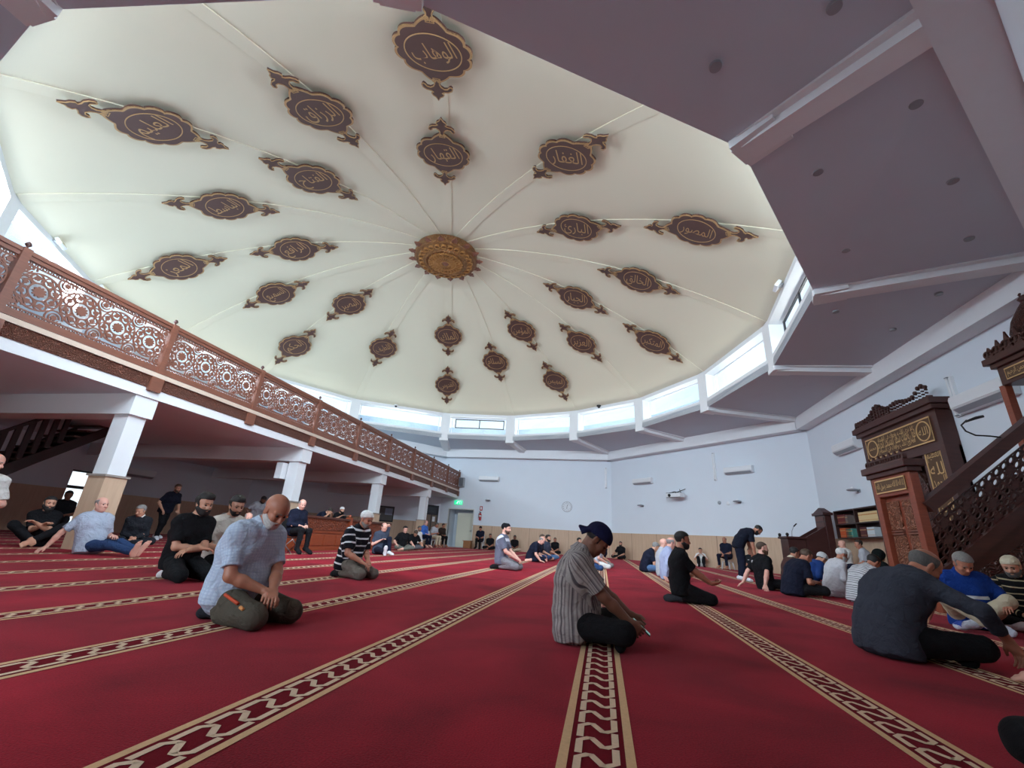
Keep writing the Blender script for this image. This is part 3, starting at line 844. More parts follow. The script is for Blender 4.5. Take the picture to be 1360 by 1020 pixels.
# ---- soffit between the walls and the drum, radial beams, downlights
ZS_R, ZS_W = 6.36, 6.10
for k in range(16):
    mb = MB()
    q = [rp(k, ZS_R), rp(k + 1, ZS_R), wp(k + 1) + V3(0, 0, ZS_W), wp(k) + V3(0, 0, ZS_W)]
    up = V3(0, 0, .25)
    mb.hexa(q + [p + up for p in q])
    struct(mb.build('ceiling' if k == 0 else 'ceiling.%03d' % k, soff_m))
    bm_ = MB(); a = rp(k, 6.305, .1); w_ = wp(k); b = w_ + nrm(a * V3(1, 1, 0) - w_) * .42 + V3(0, 0, 6.06)
    bm_.bar(a, b, .34, .20); bm_.bar(a + V3(0, 0, .09), b + V3(0, 0, .09), .56, .12)
    struct(bm_.build('beam' if k == 0 else 'beam.%03d' % k, white_m))

# ---- drum with its clerestory windows
wn = 0
frost_m = mat('outer_parapet', srgb(206, 218, 228), .8, bump=0)
for k in range(16):
    a, b = rp(k), rp(k + 1); t = nrm(b - a); n = V3(-t[1], t[0], 0)
    if n @ (a - V3(CX, CY, 0)) < 0: n = -n          # outwards
    Ln = np.linalg.norm(b - a)
    mb = MB()
    c_ = (a + b) / 2
    ob = lambda m_, s0, s1, d0, d1, z0, z1, mi=0: m_.obox(a + t * (s0 + s1) / 2 + n * (d0 + d1) / 2 + V3(0, 0, (z0 + z1) / 2), t * (s1 - s0) / 2, n * (d1 - d0) / 2, V3(0, 0, (z1 - z0) / 2), mi)
    ob(mb, 0, Ln, .0, .5, 6.365, 6.74); ob(mb, 0, Ln, 0, .5, 7.80, 8.02)
    struct(mb.build('wall_drum' if k == 0 else 'wall_drum.%03d' % k, white_m))
    mb = MB(); d_, t2 = rdir(k), rtan(k)
    mb.obox(rp(k, (6.217 + 7.97) / 2, .27), t2 * .27, d_ * .31, V3(0, 0, (7.97 - 6.217) / 2))
    mb.obox(rp(k, (6.217 + 6.36) / 2, .2), t2 * .20, d_ * .26, V3(0, 0, .07))
    struct(mb.build('column' if k == 0 else 'column.%03d' % k, white_m))
    wn += 1
    dk = k in (0, 5)
    s0, s1 = .30, Ln - .30
    fr_ = MB()
    for (p, q, r, z) in ((s0, s1, 6.74, 6.79), (s0, s1, 7.75, 7.80)): ob(fr_, p, q, .40, .46, r, z)
    for p in (s0, s1 - .05): ob(fr_, p, p + .05, .40, .46, 6.79, 7.75)
    wo = fr_.build('window_%d' % wn, alu_m); struct(wo)
    g = MB(); ob(g, s0 + .05, s1 - .05, .425, .435, 6.79, 7.75); struct(g.build('pane', glass_m, wo))
    if dk:
        sh = MB()
        for (p, q, r, z) in ((s0 + .25, s1 - .15, 7.12, 7.17), (s0 + .25, s1 - .15, 7.66, 7.71)): ob(sh, p, q, .35, .41, r, z)
        for p in (s0 + .25, (s0 + s1) / 2 + .02, s1 - .20): ob(sh, p, p + .05, .35, .41, 7.17, 7.66)
        so = sh.build('sash', dark_m, wo); struct(so); so['label'] = 'dark opening sash'
    pp = MB(); ob(pp, -.3, Ln + .3, 1.25, 1.4, 6.3, 7.36); struct(pp.build('exterior_parapet' if k == 0 else 'exterior_parapet.%03d' % k, frost_m))
struct(MB().prism([(rp(k)[0], rp(k)[1]) for k in range(16)], lambda u, v, h: (u + (u - CX) * .18, v + (v - CY) * .18, h), 6.42, 6.46).build('exterior_roof', frost_m)) if False else None

# ---- dome, sixteen gores and ribs
NR = 26
rs = [RR * (i / NR) for i in range(NR + 1)]
mb = MB()
for k in range(16):
    vs = []; fs = []
    for i, r in enumerate(rs):
        vs += [rib_pt(k, max(r, .02)), rib_pt(k + 1, max(r, .02))]
    for i in range(NR): fs.append((2 * i, 2 * i + 1, 2 * i + 3, 2 * i + 2))
    o_ = len(vs); vs += [p + V3(0, 0, .18) for p in vs]
    for i in range(NR): fs.append((o_ + 2 * i, o_ + 2 * i + 2, o_ + 2 * i + 3, o_ + 2 * i + 1))
    mb.add(vs, fs)
struct(mb.build('ceiling_dome', dome_m, smooth=12))
for k in range(16):
    mb = MB(); t2 = rtan(k)
    rr_ = [1.0 + (RR - .05 - 1.0) * i / 22 for i in range(23)]
    hw = .17
    vs = []; fs = []
    for r in rr_:
        p = rib_pt(k, r, -.03); q = rib_pt(k, r, .036)
        vs += [p - t2 * hw, q - t2 * hw, q + t2 * hw, p + t2 * hw]
    for i in range(22):
        for j in range(3): fs.append((4 * i + j, 4 * i + j + 1, 4 * i + 5 + j, 4 * i + 4 + j))
    mb.add(vs, fs); struct(mb.build('trim_%d' % (9 + k), dome_m))

# ---- Arabic lettering
AR = {}
for ch, base, dual in (('ا', 0xFE8D, 0), ('ب', 0xFE8F, 1), ('ة', 0xFE93, 0), ('ت', 0xFE95, 1), ('ث', 0xFE99, 1), ('ج', 0xFE9D, 1), ('ح', 0xFEA1, 1), ('خ', 0xFEA5, 1), ('د', 0xFEA9, 0), ('ذ', 0xFEAB, 0), ('ر', 0xFEAD, 0), ('ز', 0xFEAF, 0), ('س', 0xFEB1, 1), ('ش', 0xFEB5, 1), ('ص', 0xFEB9, 1), ('ض', 0xFEBD, 1), ('ط', 0xFEC1, 1), ('ظ', 0xFEC5, 1), ('ع', 0xFEC9, 1), ('غ', 0xFECD, 1), ('ف', 0xFED1, 1), ('ق', 0xFED5, 1), ('ك', 0xFED9, 1), ('ل', 0xFEDD, 1), ('م', 0xFEE1, 1), ('ن', 0xFEE5, 1), ('ه', 0xFEE9, 1), ('و', 0xFEED, 0), ('ى', 0xFEEF, 0), ('ي', 0xFEF1, 1), ('ؤ', 0xFE85, 0), ('ئ', 0xFE89, 1)):
    AR[ch] = (base, dual)
def shape_ar(s):
    out = []
    for w in s.split(' '):
        g = []
        for i, c in enumerate(w):
            if c not in AR: g.append(c); continue
            b, du = AR[c]
            pj = i > 0 and w[i - 1] in AR and AR[w[i - 1]][1]; nj = du and i + 1 < len(w) and w[i + 1] in AR
            g.append(chr(b + (3 if pj and nj else 2 if nj else 1 if pj else 0)))
        out.append(''.join(reversed(g)))
    return ' '.join(reversed(out))
_TX = {}
def text_mesh(s):
    """2D mesh of a line of lettering, centred, unit height"""
    if s in _TX: return _TX[s]
    c = bpy.data.curves.new('lettering', 'FONT'); c.body = shape_ar(s) if any(ch in AR for ch in s) else s
    c.resolution_u = 2; c.fill_mode = 'FRONT'
    o = bpy.data.objects.new('lettering', c); COL.objects.link(o)
    bpy.context.view_layer.update()
    dg = bpy.context.evaluated_depsgraph_get()
    me = bpy.data.meshes.new_from_object(o.evaluated_get(dg))
    V = np.array([v.co[:2] for v in me.vertices]); F = [tuple(p.vertices) for p in me.polygons]
    bpy.data.objects.remove(o); bpy.data.curves.remove(c); bpy.data.meshes.remove(me)
    lo, hi = V.min(0), V.max(0); V = V - (lo + hi) / 2
    _TX[s] = (V, F, hi - lo); return _TX[s]
def put_text(mb, s, fn, W, Hh, h, squeeze=None, mi=0):
    V, F, sz = text_mesh(s)
    sx, sy = W / sz[0], Hh / sz[1]
    if not squeeze: sx = sy = min(sx, sy)
    else: sx = min(sx, sy * squeeze); sy = min(sy, sx * squeeze)
    return mb.add([fn(x * sx, y * sy, h) for x, y in V], F, mi)

# ---- medallions along the ribs
def medallion(k, r0, r1, word, label):
    rc = (r0 + r1) / 2; s = RIB[k % 16][1] / RR
    sl = math.sqrt(1 + ((dome_z(r1) - dome_z(r0)) / ((r1 - r0) * s)) ** 2)
    L = (r1 - r0) * s * sl
    t2 = rtan(k)
    def fn(u, v, h):                       # u along the rib outwards, v across, following the vault
        r = rc + u / (s * sl)
        return rib_pt(k, r, .07 + .10 * rc / RR + h) + t2 * v
    f = L / 3.36
    q0, q1, qc = fn(-.9 * f, 0, 0), fn(.9 * f, 0, 0), fn(0, 0, 0)
    ud = nrm(q1 - q0); nd = nrm(fn(0, 0, .1) - qc); nd = nrm(nd - ud * (ud @ nd)); pc0 = (q0 + q1) / 2
    fn_s = lambda u, v, h: (pc0 + ud * u * f + t2 * v * f + nd * h) if abs(u) < 1.0 else fn(u * f, v * f, h)
    root = empty('dome_medallion', fn(0, 0, 0), label, 'medallion', 'calligraphy medallions on the dome ribs')
    Mi = np.array(root.location)
    loc = lambda u, v, h: fn_s(u, v, h) - Mi
    # scalloped body with ogee ends
    body = []
    N = 160
    for i in range(N):
        a = 2 * PI * i / N; c, s_ = math.cos(a), math.sin(a)
        ph = abs(math.sin(a * 6.0)) ** .6
        rad = .69 * (1 + .115 * ph)
        u, v = rad * c * 1.08, rad * s_
        e = abs(c)
        if e > .80:
            w = (e - .80) / .20; u = math.copysign(abs(u) + .16 * w ** 1.5, c); v *= (1 - .45 * w)
        body.append((u, v))
    MB().prism(body, loc, 0, .05).build('plaque', MED, root)
    gb = MB(); n = len(body); ins = [(u * .945, v * .935) for u, v in body]
    gb.add([loc(u, v, .055) for u, v in body] + [loc(u, v, .055) for u, v in ins] + [loc(u, v, .03) for u, v in body], [(i, (i + 1) % n, n + (i + 1) % n, n + i) for i in range(n)] + [(i, (i + 1) % n, 2 * n + (i + 1) % n, 2 * n + i) for i in range(n)])
    gb.strip(circ((0, 0), .545, 48), .022, loc, .045, .058, True)
    gb.build('gold_border', GOLD, root)['label'] = 'gold scalloped border and ring'
    # fleur ends
    fl = [(.84, .075), (.95, .055), (1.06, .05), (1.15, .08), (1.215, .15), (1.20, .22), (1.12, .265), (1.10, .30), (1.15, .335), (1.24, .315), (1.31, .24), (1.335, .14), (1.375, .095), (1.42, .14), (1.50, .11), (1.55, .05), (1.68, 0)]
    for sg in (-1, 1):
        pol = [(sg * u, v) for u, v in fl] + [(sg * u, -v) for u, v in reversed(fl[:-1])]
        MB().prism(pol, loc, 0, .045).build('fleur', MED, root)
        g2 = MB(); g2.strip(pol, .022, loc, .04, .055, True)
        g2.strip([(sg * x, y) for x, y in circ((.93, .055), .055, 12, ry=.04)], .018, loc, .04, .055, True); g2.strip([(sg * x, y) for x, y in circ((.93, -.055), .055, 12, ry=.04)], .018, loc, .04, .055, True)
        o = g2.build('gold_border', GOLD, root); o['label'] = 'gold edging of the end finial'
    # lettering is upright for a reader looking north
    al = math.atan2(rdir(k)[1], rdir(k)[0])      # rib angle
    du = V3(-1, 0, 0); 
    ex, ey = V3(1, 0, 0), V3(0, -1, 0)           # reading axis as seen from below: +x to the right, up = -y
    ed, et = rdir(k), t2
    tx = MB()
    put_text(tx, word, lambda x, y, h: loc((x * ex + y * ey) @ ed, (x * ex + y * ey) @ et, h), .88, .72, .058, squeeze=2.0)
    tx.build('lettering', GOLD, root, recalc=False)
    return root
NAMES = ['الملك', 'القدوس', 'السلام', 'المؤمن', 'المهيمن', 'العزيز', 'الجبار', 'المتكبر', 'الخالق', 'البارئ', 'المصور', 'الغفار', 'القهار', 'الوهاب', 'الرزاق', 'الفتاح', 'العليم', 'الباسط', 'الرافع', 'المعز', 'السميع', 'البصير', 'الحكم', 'اللطيف']
where = {0: 'far side of the dome, straight behind the rosette', 1: 'first rib right of the far one', 2: 'second rib right of the far one', 3: 'third rib right of the far one', 4: 'rib running to the upper right corner windows', 5: 'rib just below the right-hand one', 6: 'right-hand rib', 7: 'upper right rib', 8: 'nearest rib at the top', 9: 'upper left rib', 10: 'second upper left rib', 11: 'left rib above the level one', 12: 'level left-hand rib', 13: 'rib below the level left one', 14: 'lower left rib toward the balcony', 15: 'first rib left of the far one'}
ni = 0
for k in range(16):
    if k % 2 == 0:
        medallion(k, 4.22, 7.26, NAMES[ni], 'inner brown and gold medallion, ' + where[k]); ni += 1
        medallion(k, 7.96, 10.82, NAMES[ni], 'outer brown and gold medallion, ' + where[k]); ni += 1
    else:
        medallion(k, 6.12, 9.05, NAMES[ni], 'single brown and gold medallion, ' + where[k]); ni += 1

# ---- rosette at the crown
zr = dome_z(0) - .24
ro = empty('dome_rosette', (CX, CY, zr), 'round carved wooden rosette with gilt tracery at the dome crown', 'rosette')
mb = MB(); mb.lathe([(.02, -.34), (.30, -.34), (.34, -.30), (.72, -.30), (.78, -.36), (.84, -.30), (1.12, -.22), (1.20, -.24), (1.26, -.16), (1.24, .12), (.4, .14)], n=64)
mb.build('disc', wood('rosette_carved', srgb(132, 86, 46), srgb(172, 120, 66), 4, .4, carved=.8, cscale=12), ro, smooth=30)
mb = MB()
idf = lambda u, v, h: (u, v, h)
for i in range(24):
    a = 2 * PI * i / 24
    for r_, rad in ((.98, .10), (.53, .13)):
        c_ = (r_ * math.cos(a + (.13 if r_ < .9 else 0)), r_ * math.sin(a + (.13 if r_ < .9 else 0)))
        mb.strip(circ(c_, rad, 12), .018, idf, -.38 if r_ < .9 else -.31, -.30 if r_ < .9 else -.22, True)
    mb.strip([(.14 * math.cos(a), .14 * math.sin(a)), (.42 * math.cos(a + .2), .42 * math.sin(a + .2)), (.70 * math.cos(a), .70 * math.sin(a))], .018, idf, -.37, -.30)
    mb.strip([(.14 * math.cos(a), .14 * math.sin(a)), (.42 * math.cos(a - .2), .42 * math.sin(a - .2)), (.70 * math.cos(a), .70 * math.sin(a))], .018, idf, -.37, -.30)
mb.build('tracery', wood('rosette_tracery', srgb(150, 102, 56), srgb(186, 134, 76), 4, .45), ro)
for i in range(16):
    a = 2 * PI * (i + .5) / 16; c, s = math.cos(a), math.sin(a)
    pol = [(1.24, -.11), (1.33, -.06), (1.34, -.12), (1.42, -.05), (1.50, 0), (1.42, .05), (1.34, .12), (1.33, .06), (1.24, .11)]
    MB().prism([(u * c - v * s, u * s + v * c) for u, v in pol], idf, -.20, -.14).build('point', WOOD_M, ro)
mb = MB(); mb.ell((0, 0, -.34), (.13, .13, .06)); mb.build('boss', WOOD_M, ro, True)

# ---- balcony
XB = -9.3
slab = MB()
pl = [(XB, wc(0)[1]), (wc(0)[0], wc(0)[1]), (wc(14)[0], wc(14)[1]), (wc(12)[0], wc(12)[1]), (wc(10)[0] - .68, wc(10)[1] + .6), (XB, wc(10)[1] + .0)]
pl = [(XB, 27.9), (-10.3, 27.9), (-17.95, 20.1), (-17.95, 8.8), (-9.4, .1), (XB, .0)]
slab.prism(pl, lambda u, v, h: (u, v, h), 3.0, 3.42); struct(slab.build('floor_balcony', wall_m))
fa = MB(); fa.box(XB, XB + .06, -.2, 27.9, 2.98, 3.18); struct(fa.build('trim_25', white_m))
CY4 = [1.6, 6.98, 12.35, 17.72, 23.1]
for i, y in enumerate(CY4):
    mb = MB(); mb.box(-17.9, XB + .02, y - .24, y + .24, 2.57, 3.0)
    struct(mb.build('beam.%03d' % (20 + i), white_m))
    col = MB(); col.box(XB - .42, XB - .06, y - .18, y + .18, 1.36, 2.57); co = col.build('column.%03d' % (30 + i), white_m); struct(co)
    cl = MB(); cl.box(XB - .45, XB - .03, y - .21, y + .21, 0, 1.34); cl2 = cl.build('cladding', dado_m, co); struct(cl2)
    tr_ = MB(); tr_.box(XB - .48, XB, y - .24, y + .24, 1.33, 1.37); struct(tr_.build('trim', mat('trim_grey', srgb(150, 140, 132), .5, bump=0), co))

# railing
def flower(mb, c, r, fn, h0, h1, n=8):
    pts = []
    for i in range(n * 8):
        a = 2 * PI * i / (n * 8); rr = r * (.72 + .28 * abs(math.cos(a * n / 2)))
        pts.append((c[0] + rr * math.cos(a), c[1] + rr * math.sin(a)))
    mb.prism(pts, fn, h0, h1)
def lattice(mb, W, Hh, fn, h0, h1, rows=1, cell=.62, lw=.022):
    n = max(1, round(W / cell)); cw = W / n
    for i in range(n):
        cx = (i + .5) * cw; cy = Hh / 2; R_ = min(cw, Hh) * .5
        flower(mb, (cx, cy), R_ * .30, fn, h0, h1 + .008, 10)
        for f_ in (.46, .72, .98): mb.strip(circ((cx, cy), R_ * f_, 32), lw, fn, h0, h1, True)
        for j in range(8):
            a = 2 * PI * j / 8 + PI / 8; p = (cx + R_ * .72 * math.cos(a), cy + R_ * .72 * math.sin(a))
            mb.strip(circ(p, R_ * .27, 14), lw * .9, fn, h0, h1, True); flower(mb, p, R_ * .13, fn, h0, h1, 6)
            mb.strip([(cx + R_ * .44 * math.cos(a - .25), cy + R_ * .44 * math.sin(a - .25)), (cx + R_ * .75 * math.cos(a - .30), cy + R_ * .75 * math.sin(a - .30)), (cx + R_ * 1.0 * math.cos(a + .15), cy + R_ * 1.0 * math.sin(a + .15))], lw * .8, fn, h0, h1)
        for sx in (-1, 1):          # corner scrolls and small flowers
            for sy in (-1, 1):
                q = (cx + sx * cw * .5, cy + sy * Hh * .36)
                if sx == 1 and i == n - 1: q = (W - .06, q[1])
                if sx == -1 and i == 0: q = (.06, q[1])
                if sx == -1 and i > 0: continue
                flower(mb, q, R_ * .15, fn, h0, h1, 6)
                for rr in (.24, .40): mb.strip([p for p in circ(q, R_ * rr, 20) if .02 < p[0] < W - .02 and .02 < p[1] < Hh - .02] or [q, (q[0] + .01, q[1])], lw * .9, fn, h0, h1)
    m = int(W / .075)
    for i in range(m):
        for y in (.028, Hh - .028): mb.strip(circ(((i + .5) * W / m, y), .026, 8), lw * .55, fn, h0, h1, True)
    for y in (.062, Hh - .062): mb.strip([(0, y), (W, y)], lw * .8, fn, h0, h1)
rail = empty('balcony_railing', (XB, 0, 3.4), 'carved brown timber railing with pierced lattice panels along the balcony edge', 'railing')
mb = MB(); mb.box(-.02, .10, -.1, 27.9, 1.19, 1.26); mb.box(.0, .08, -.1, 27.9, 1.12, 1.19); mb.build('handrail', WOOD_M, rail)
mb = MB(); mb.box(-.01, .09, -.1, 27.9, .13, .25); mb.build('bottom_rail', WOOD_M, rail)
mb = MB(); mb.box(-.04, .12, -.1, 27.9, .02, .11); mb.build('cream_moulding', mat('cream_paint', srgb(206, 186, 168), .5, bump=.02), rail)['label'] = 'cream moulding under the lattice'
mb = MB(); mb.box(.02, .085, -.1, 27.9, -.22, .02); mb.build('carved_band', WOOD_MC, rail)
PY = [1.6, 4.28, 6.98, 9.66, 12.35, 15.03, 17.72, 20.41, 23.1, 25.6, 27.85]
pr = None
for i, y in enumerate(PY):
    if pr is None:
        mb = MB(); mb.box(-.03, .12, -.06, .06, .12, 1.27); mb.box(.04, .13, -.13, .13, -.28, .02); pr = mb.build('post', WOOD_M, rail)
        f = MB(); f.lathe([(.01, 1.27), (.02, 1.28), (.015, 1.31), (.045, 1.35), (.03, 1.39), (.005, 1.41)], (.045, 0, 0), 14); pf = f.build('finial', WOOD_D, pr, True)
        pr.location = (0, y, 0)
    else:
        c = pr.copy(); COL.objects.link(c); c.parent = rail; c.location = (0, y, 0)
        d = pf.copy(); COL.objects.link(d); d.parent = c
mb = MB(); lattice(mb, 2.56, .87, lambda u, v, h: (h, u, v), .03, .055)
pan = None
for i in range(len(PY) - 1):
    if pan is None:
        pan = mb.build('lattice_panel', WOOD_M, rail); p_ = pan
    else:
        p_ = pan.copy(); COL.objects.link(p_); p_.parent = rail
    p_.location = (0, PY[i] + .06, .25); p_.scale = (1, (PY[i + 1] - PY[i] - .12) / 2.56, 1)
# ------------------------------------------------------------------ fixtures and furniture
plast = mat('plastic_white', srgb(226, 228, 230), .35, var=.02, bump=0)
plast_g = mat('plastic_grey', srgb(150, 154, 160), .4, var=.02, bump=0)
black_p = mat('plastic_black', srgb(18, 18, 20), .4, bump=0)
steel = mat('steel', srgb(150, 150, 155), .3, .9, bump=0)
red_p = mat('red_paint', srgb(170, 22, 30), .35, bump=0)
lamp_w = mat('tube_glass', srgb(235, 238, 240), .3, bump=0)
def on_wall(k, x, y, z):
    """point on the inner wall face nearest x,y with the wall's tangent and inward normal"""
    a, b, t, n = wall_frame(k); p = a + t * ((V3(x, y, 0) - a) @ t); return p + V3(0, 0, z), t, n
def wfn(k, x, y, z):
    p, t, n = on_wall(k, x, y, z); return lambda u, v, h: p + t * u + V3(0, 0, v) + n * h
# wall air conditioners
def aircon(k, x, y, z, w, label, hh=.31, d=.23):
    f = wfn(k, x, y, z); c = f(0, 0, 0)
    ro = empty('air_conditioner', c, label, 'air conditioner', 'white air conditioners on the walls')
    L = lambda u, v, h: f(u, v, h) - c
    prof = [(0, -hh / 2), (d * .55, -hh / 2), (d * .95, -hh * .22), (d, hh * .30), (d * .9, hh / 2), (0, hh / 2)]
    mb = MB(); n = len(prof)
    vs = [L(-w / 2, v, h + .004) for h, v in prof] + [L(w / 2, v, h + .004) for h, v in prof]
    mb.add(vs, [(i, (i + 1) % n, n + (i + 1) % n, n + i) for i in range(n)] + [tuple(range(n - 1, -1, -1)), tuple(range(n, 2 * n))])
    mb.build('case', plast, ro, bevel=.012)
    mb = MB(); mb.hexa([L(-w * .45, -hh * .49, d * .60), L(w * .45, -hh * .49, d * .60), L(w * .45, -hh * .27, d * .95), L(-w * .45, -hh * .27, d * .95), L(-w * .45, -hh * .52, d * .62), L(w * .45, -hh * .52, d * .62), L(w * .45, -hh * .30, d * .98), L(-w * .45, -hh * .30, d * .98)])
    mb.build('outlet_flap', plast_g, ro)
    mb = MB(); mb.hexa([L(-w * .48, -hh * .18, d * .985), L(w * .48, -hh * .18, d * .985), L(w * .48, hh * .36, d * 1.0), L(-w * .48, hh * .36, d * 1.0), L(-w * .48, -hh * .18, d * 1.03), L(w * .48, -hh * .18, d * 1.03), L(w * .48, hh * .36, d * 1.04), L(-w * .48, hh * .36, d * 1.04)])
    mb.build('front_panel', plast, ro)
aircon(0, -7.2, 28, 4.29, 1.35, 'white air conditioner on the far wall right of the balcony end')
aircon(2, 2.32, 25.9, 4.20, 1.35, 'white air conditioner on the wall just right of the far corner')
aircon(2, 6.25, 21.8, 4.29, 1.35, 'white air conditioner beside the slanting tube light on the bare wall')
aircon(4, 8.34, 16.6, 4.33, 1.45, 'white air conditioner on the prayer wall left of the carved niche', .36, .26)
aircon(4, 8.34, 10.85, 4.24, 1.50, 'large white air conditioner between the carved niche and the pulpit canopy', .40, .28)
aircon(12, -18.0, 14.2, 2.24, 1.15, 'air conditioner in the dim area under the balcony')
# tube lights standing on the wall
def tube_light(k, x, y, z, L_, tiltd, label, ws=1.):
    f = wfn(k, x, y, z); c = f(0, 0, 0); a = tiltd * D2R
    ro = empty('wall_lamp', c, label, 'light', 'upright tube lights on the walls')
    g = lambda s, w_, h: f(s * math.sin(a) + w_ * ws * math.cos(a), s * math.cos(a) - w_ * ws * math.sin(a), h) - c
    mb = MB(); mb.hexa([g(-L_ / 2, -.07, .003), g(-L_ / 2, .07, .003), g(L_ / 2, .07, .003), g(L_ / 2, -.07, .003), g(-L_ / 2, -.06, .07), g(-L_ / 2, .06, .07), g(L_ / 2, .06, .07), g(L_ / 2, -.06, .07)]); mb.build('housing', plast, ro, bevel=.006)
    mb = MB(); mb.tube([g(-L_ * .47, 0, .085), g(L_ * .47, 0, .085)], .022, 10); mb.build('tube', lamp_w, ro, True)
    mb = MB()
    for s in (-1, 1): mb.hexa([g(s * L_ * .485, -.03, .06), g(s * L_ * .485, .03, .06), g(s * L_ * .465, .03, .06), g(s * L_ * .465, -.03, .06), g(s * L_ * .485, -.03, .115), g(s * L_ * .485, .03, .115), g(s * L_ * .465, .03, .115), g(s * L_ * .465, -.03, .115)])
    mb.build('end_holder', plast_g, ro)
tube_light(0, .25, 27.8, 4.58, 1.25, 0, 'upright tube light in the far corner of the hall')
tube_light(2, 5.38, 22.68, 4.58, 1.35, 0, 'upright tube light on the bare wall left of an air conditioner')
tube_light(4, 8.34, 11.72, 4.52, 1.0, 0, 'upright tube light behind the right edge of the carved niche', 1.5)
# shallow wall uplights
def uplight(k, x, y, z, label):
    f = wfn(k, x, y, z); c = f(0, 0, 0)
    ro = empty('wall_spotlight', c, label, 'light', 'small dish lights on the walls')
    L = lambda u, v, h: f(u, v, h) - c
    mb = MB(); mb.obox(L(0, 0, .03), L(.06, 0, .0) - L(0, 0, 0), L(0, .05, 0) - L(0, 0, 0), L(0, 0, .027) - L(0, 0, 0)); mb.build('bracket', plast_g, ro)
    mb = MB(); mb.ell(tuple(L(0, .02, .20)), (.18, .18, .045), 20, 8); mb.build('dish', plast_g, ro, True)
    mb = MB(); mb.ell(tuple(L(0, .07, .20)), (.06, .06, .05), 12, 8); mb.build('knob', plast, ro, True)
uplight(0, -7.15, 28, 2.92, 'small dish light left of the clock on the far wall')
uplight(2, 2.2, 26, 2.86, 'small dish light near the far corner, left of the bracketed projector')
uplight(2, 6.1, 21.9, 2.87, 'small dish light right of two round wall plates')
uplight(4, 8.34, 16.6, 2.86, 'small dish light over the wall bookshelf')
# round plates
for i, (x, y, z) in enumerate(((5.42, 22.62, 2.88), (5.72, 22.3, 2.83))):
    f = wfn(2, x, y, z); c = f(0, 0, 0); mb = MB(); mb.tube([f(0, 0, .003), f(0, 0, .03), f(0, 0, .05)], [.085, .085, .05], 18)
    tag(mb.build('wall_plate', plast_g if i == 0 else plast, None, 40), ('grey' if i == 0 else 'white') + ' round plate on the bare wall, the ' + ('left' if i == 0 else 'right') + ' of a pair', 'wall plate', 'pair of round wall plates')
# projector on its bracket
f = wfn(2, 4.0, 24.15, 3.32); c = f(0, 0, 0); L = lambda u, v, h: f(u, v, h) - c
ro = empty('projector', c, 'white projector on a black scissor bracket on the bare wall', 'projector')
mb = MB(); mb.obox(L(-.05, -.05, .42), L(.42, 0, 0) - L(0, 0, 0), L(0, .10, 0) - L(0, 0, 0), L(0, 0, .2) - L(0, 0, 0)); mb.build('body', plast, ro, bevel=.02)
mb = MB(); mb.tube([L(-.25, -.05, .61), L(-.25, -.05, .66)], .075, 16); mb.build('lens', black_p, ro, True)
mb = MB()
for s in (-1, 1): mb.tube([L(.1 + s * .18, .08, .40), L(.1 - s * .18, .30, .02)], .018, 6)
mb.tube([L(-.45, .07, .62), L(.40, .07, .62)], .012, 6); mb.tube([L(-.45, -.16, .62), L(.40, -.16, .62)], .012, 6); mb.tube([L(-.4, .1, .4), L(-.15, .16, .3), L(.05, .1, .4)], .02, 6)
mb.build('bracket', black_p, ro)
# clock
f = wfn(0, -2.12, 27.84, 2.76); c = f(0, 0, 0); L = lambda u, v, h: f(u, v, h) - c
ro = empty('wall_clock', c, 'round white wall clock with black numerals on the far wall', 'clock')
mb = MB(); mb.tube([L(0, 0, .003), L(0, 0, .04)], .30, 32); mb.build('face', mat('clock_face', srgb(215, 220, 226), .5, bump=0), ro)
mb = MB(); mb.tube([L(.30 * math.cos(a), .30 * math.sin(a), .03) for a in np.linspace(0, 2 * PI, 36, endpoint=False)], .016, 8, True); mb.build('rim', plast_g, ro, True)
mb = MB()
sx = 1 if (f(1, 0, 0) - f(0, 0, 0))[0] > 0 else -1
for i in range(1, 13):
    a = PI / 2 - i * PI / 6
    put_text(mb, str(i), lambda x, y, h: L(sx * (.225 * math.cos(a) + x), .225 * math.sin(a) + y, .045), .1, .062, 0)
mb.build('numeral', black_p, ro, recalc=False)
for nm, a, ln in (('hour_hand', -95, .13), ('minute_hand', 68, .16)):
    mb = MB(); mb.bar(L(0, 0, .05), L(sx * ln * math.cos(a * D2R), ln * math.sin(a * D2R), .05), .02, .006, (0, 1, 0)); mb.build(nm, black_p, ro)
# exit sign
f = wfn(0, -9.17, 28, 2.72); c = f(0, 0, 0); L = lambda u, v, h: f(u, v, h) - c
ro = empty('exit_sign', c, 'glowing green exit sign over the white door', 'sign')
mb = MB(); mb.obox(L(0, 0, .035), L(.27, 0, 0) - L(0, 0, 0), L(0, .13, 0) - L(0, 0, 0), L(0, 0, .032) - L(0, 0, 0)); mb.build('panel', emit('exit_green', (.02, .62, .28), 1.1), ro)
wg = emit('exit_white', (.75, 1, .85), 1.3); mb = MB()
g = lambda u, v: L(sx * u, v, .071)
mb.lathe([(.022, 0), (.022, .004)], tuple(g(.02, .085)), 10, M=[[1, 0, 0], [0, 0, 1], [0, 1, 0]])
for a, b in (((-.0, .05), (-.05, .0)), ((-.05, 0), (-.02, -.05)), ((-.02, -.05), (-.06, -.09)), ((-.05, 0), (-.10, -.03)), ((-.10, -.03), (-.13, -.08)), ((.0, .05), (.05, .02)), ((.0, .05), (-.07, .05))): mb.bar(g(*a), g(*b), .024, .004, (0, 1, 0))
mb.bar(g(.10, .1), g(.10, -.1), .014, .004, (0, 1, 0)); mb.bar(g(.20, .1), g(.20, -.1), .014, .004, (0, 1, 0)); mb.bar(g(.10, .1), g(.20, .1), .014, .004, (0, 1, 0))
mb.build('running_figure', wg, ro)
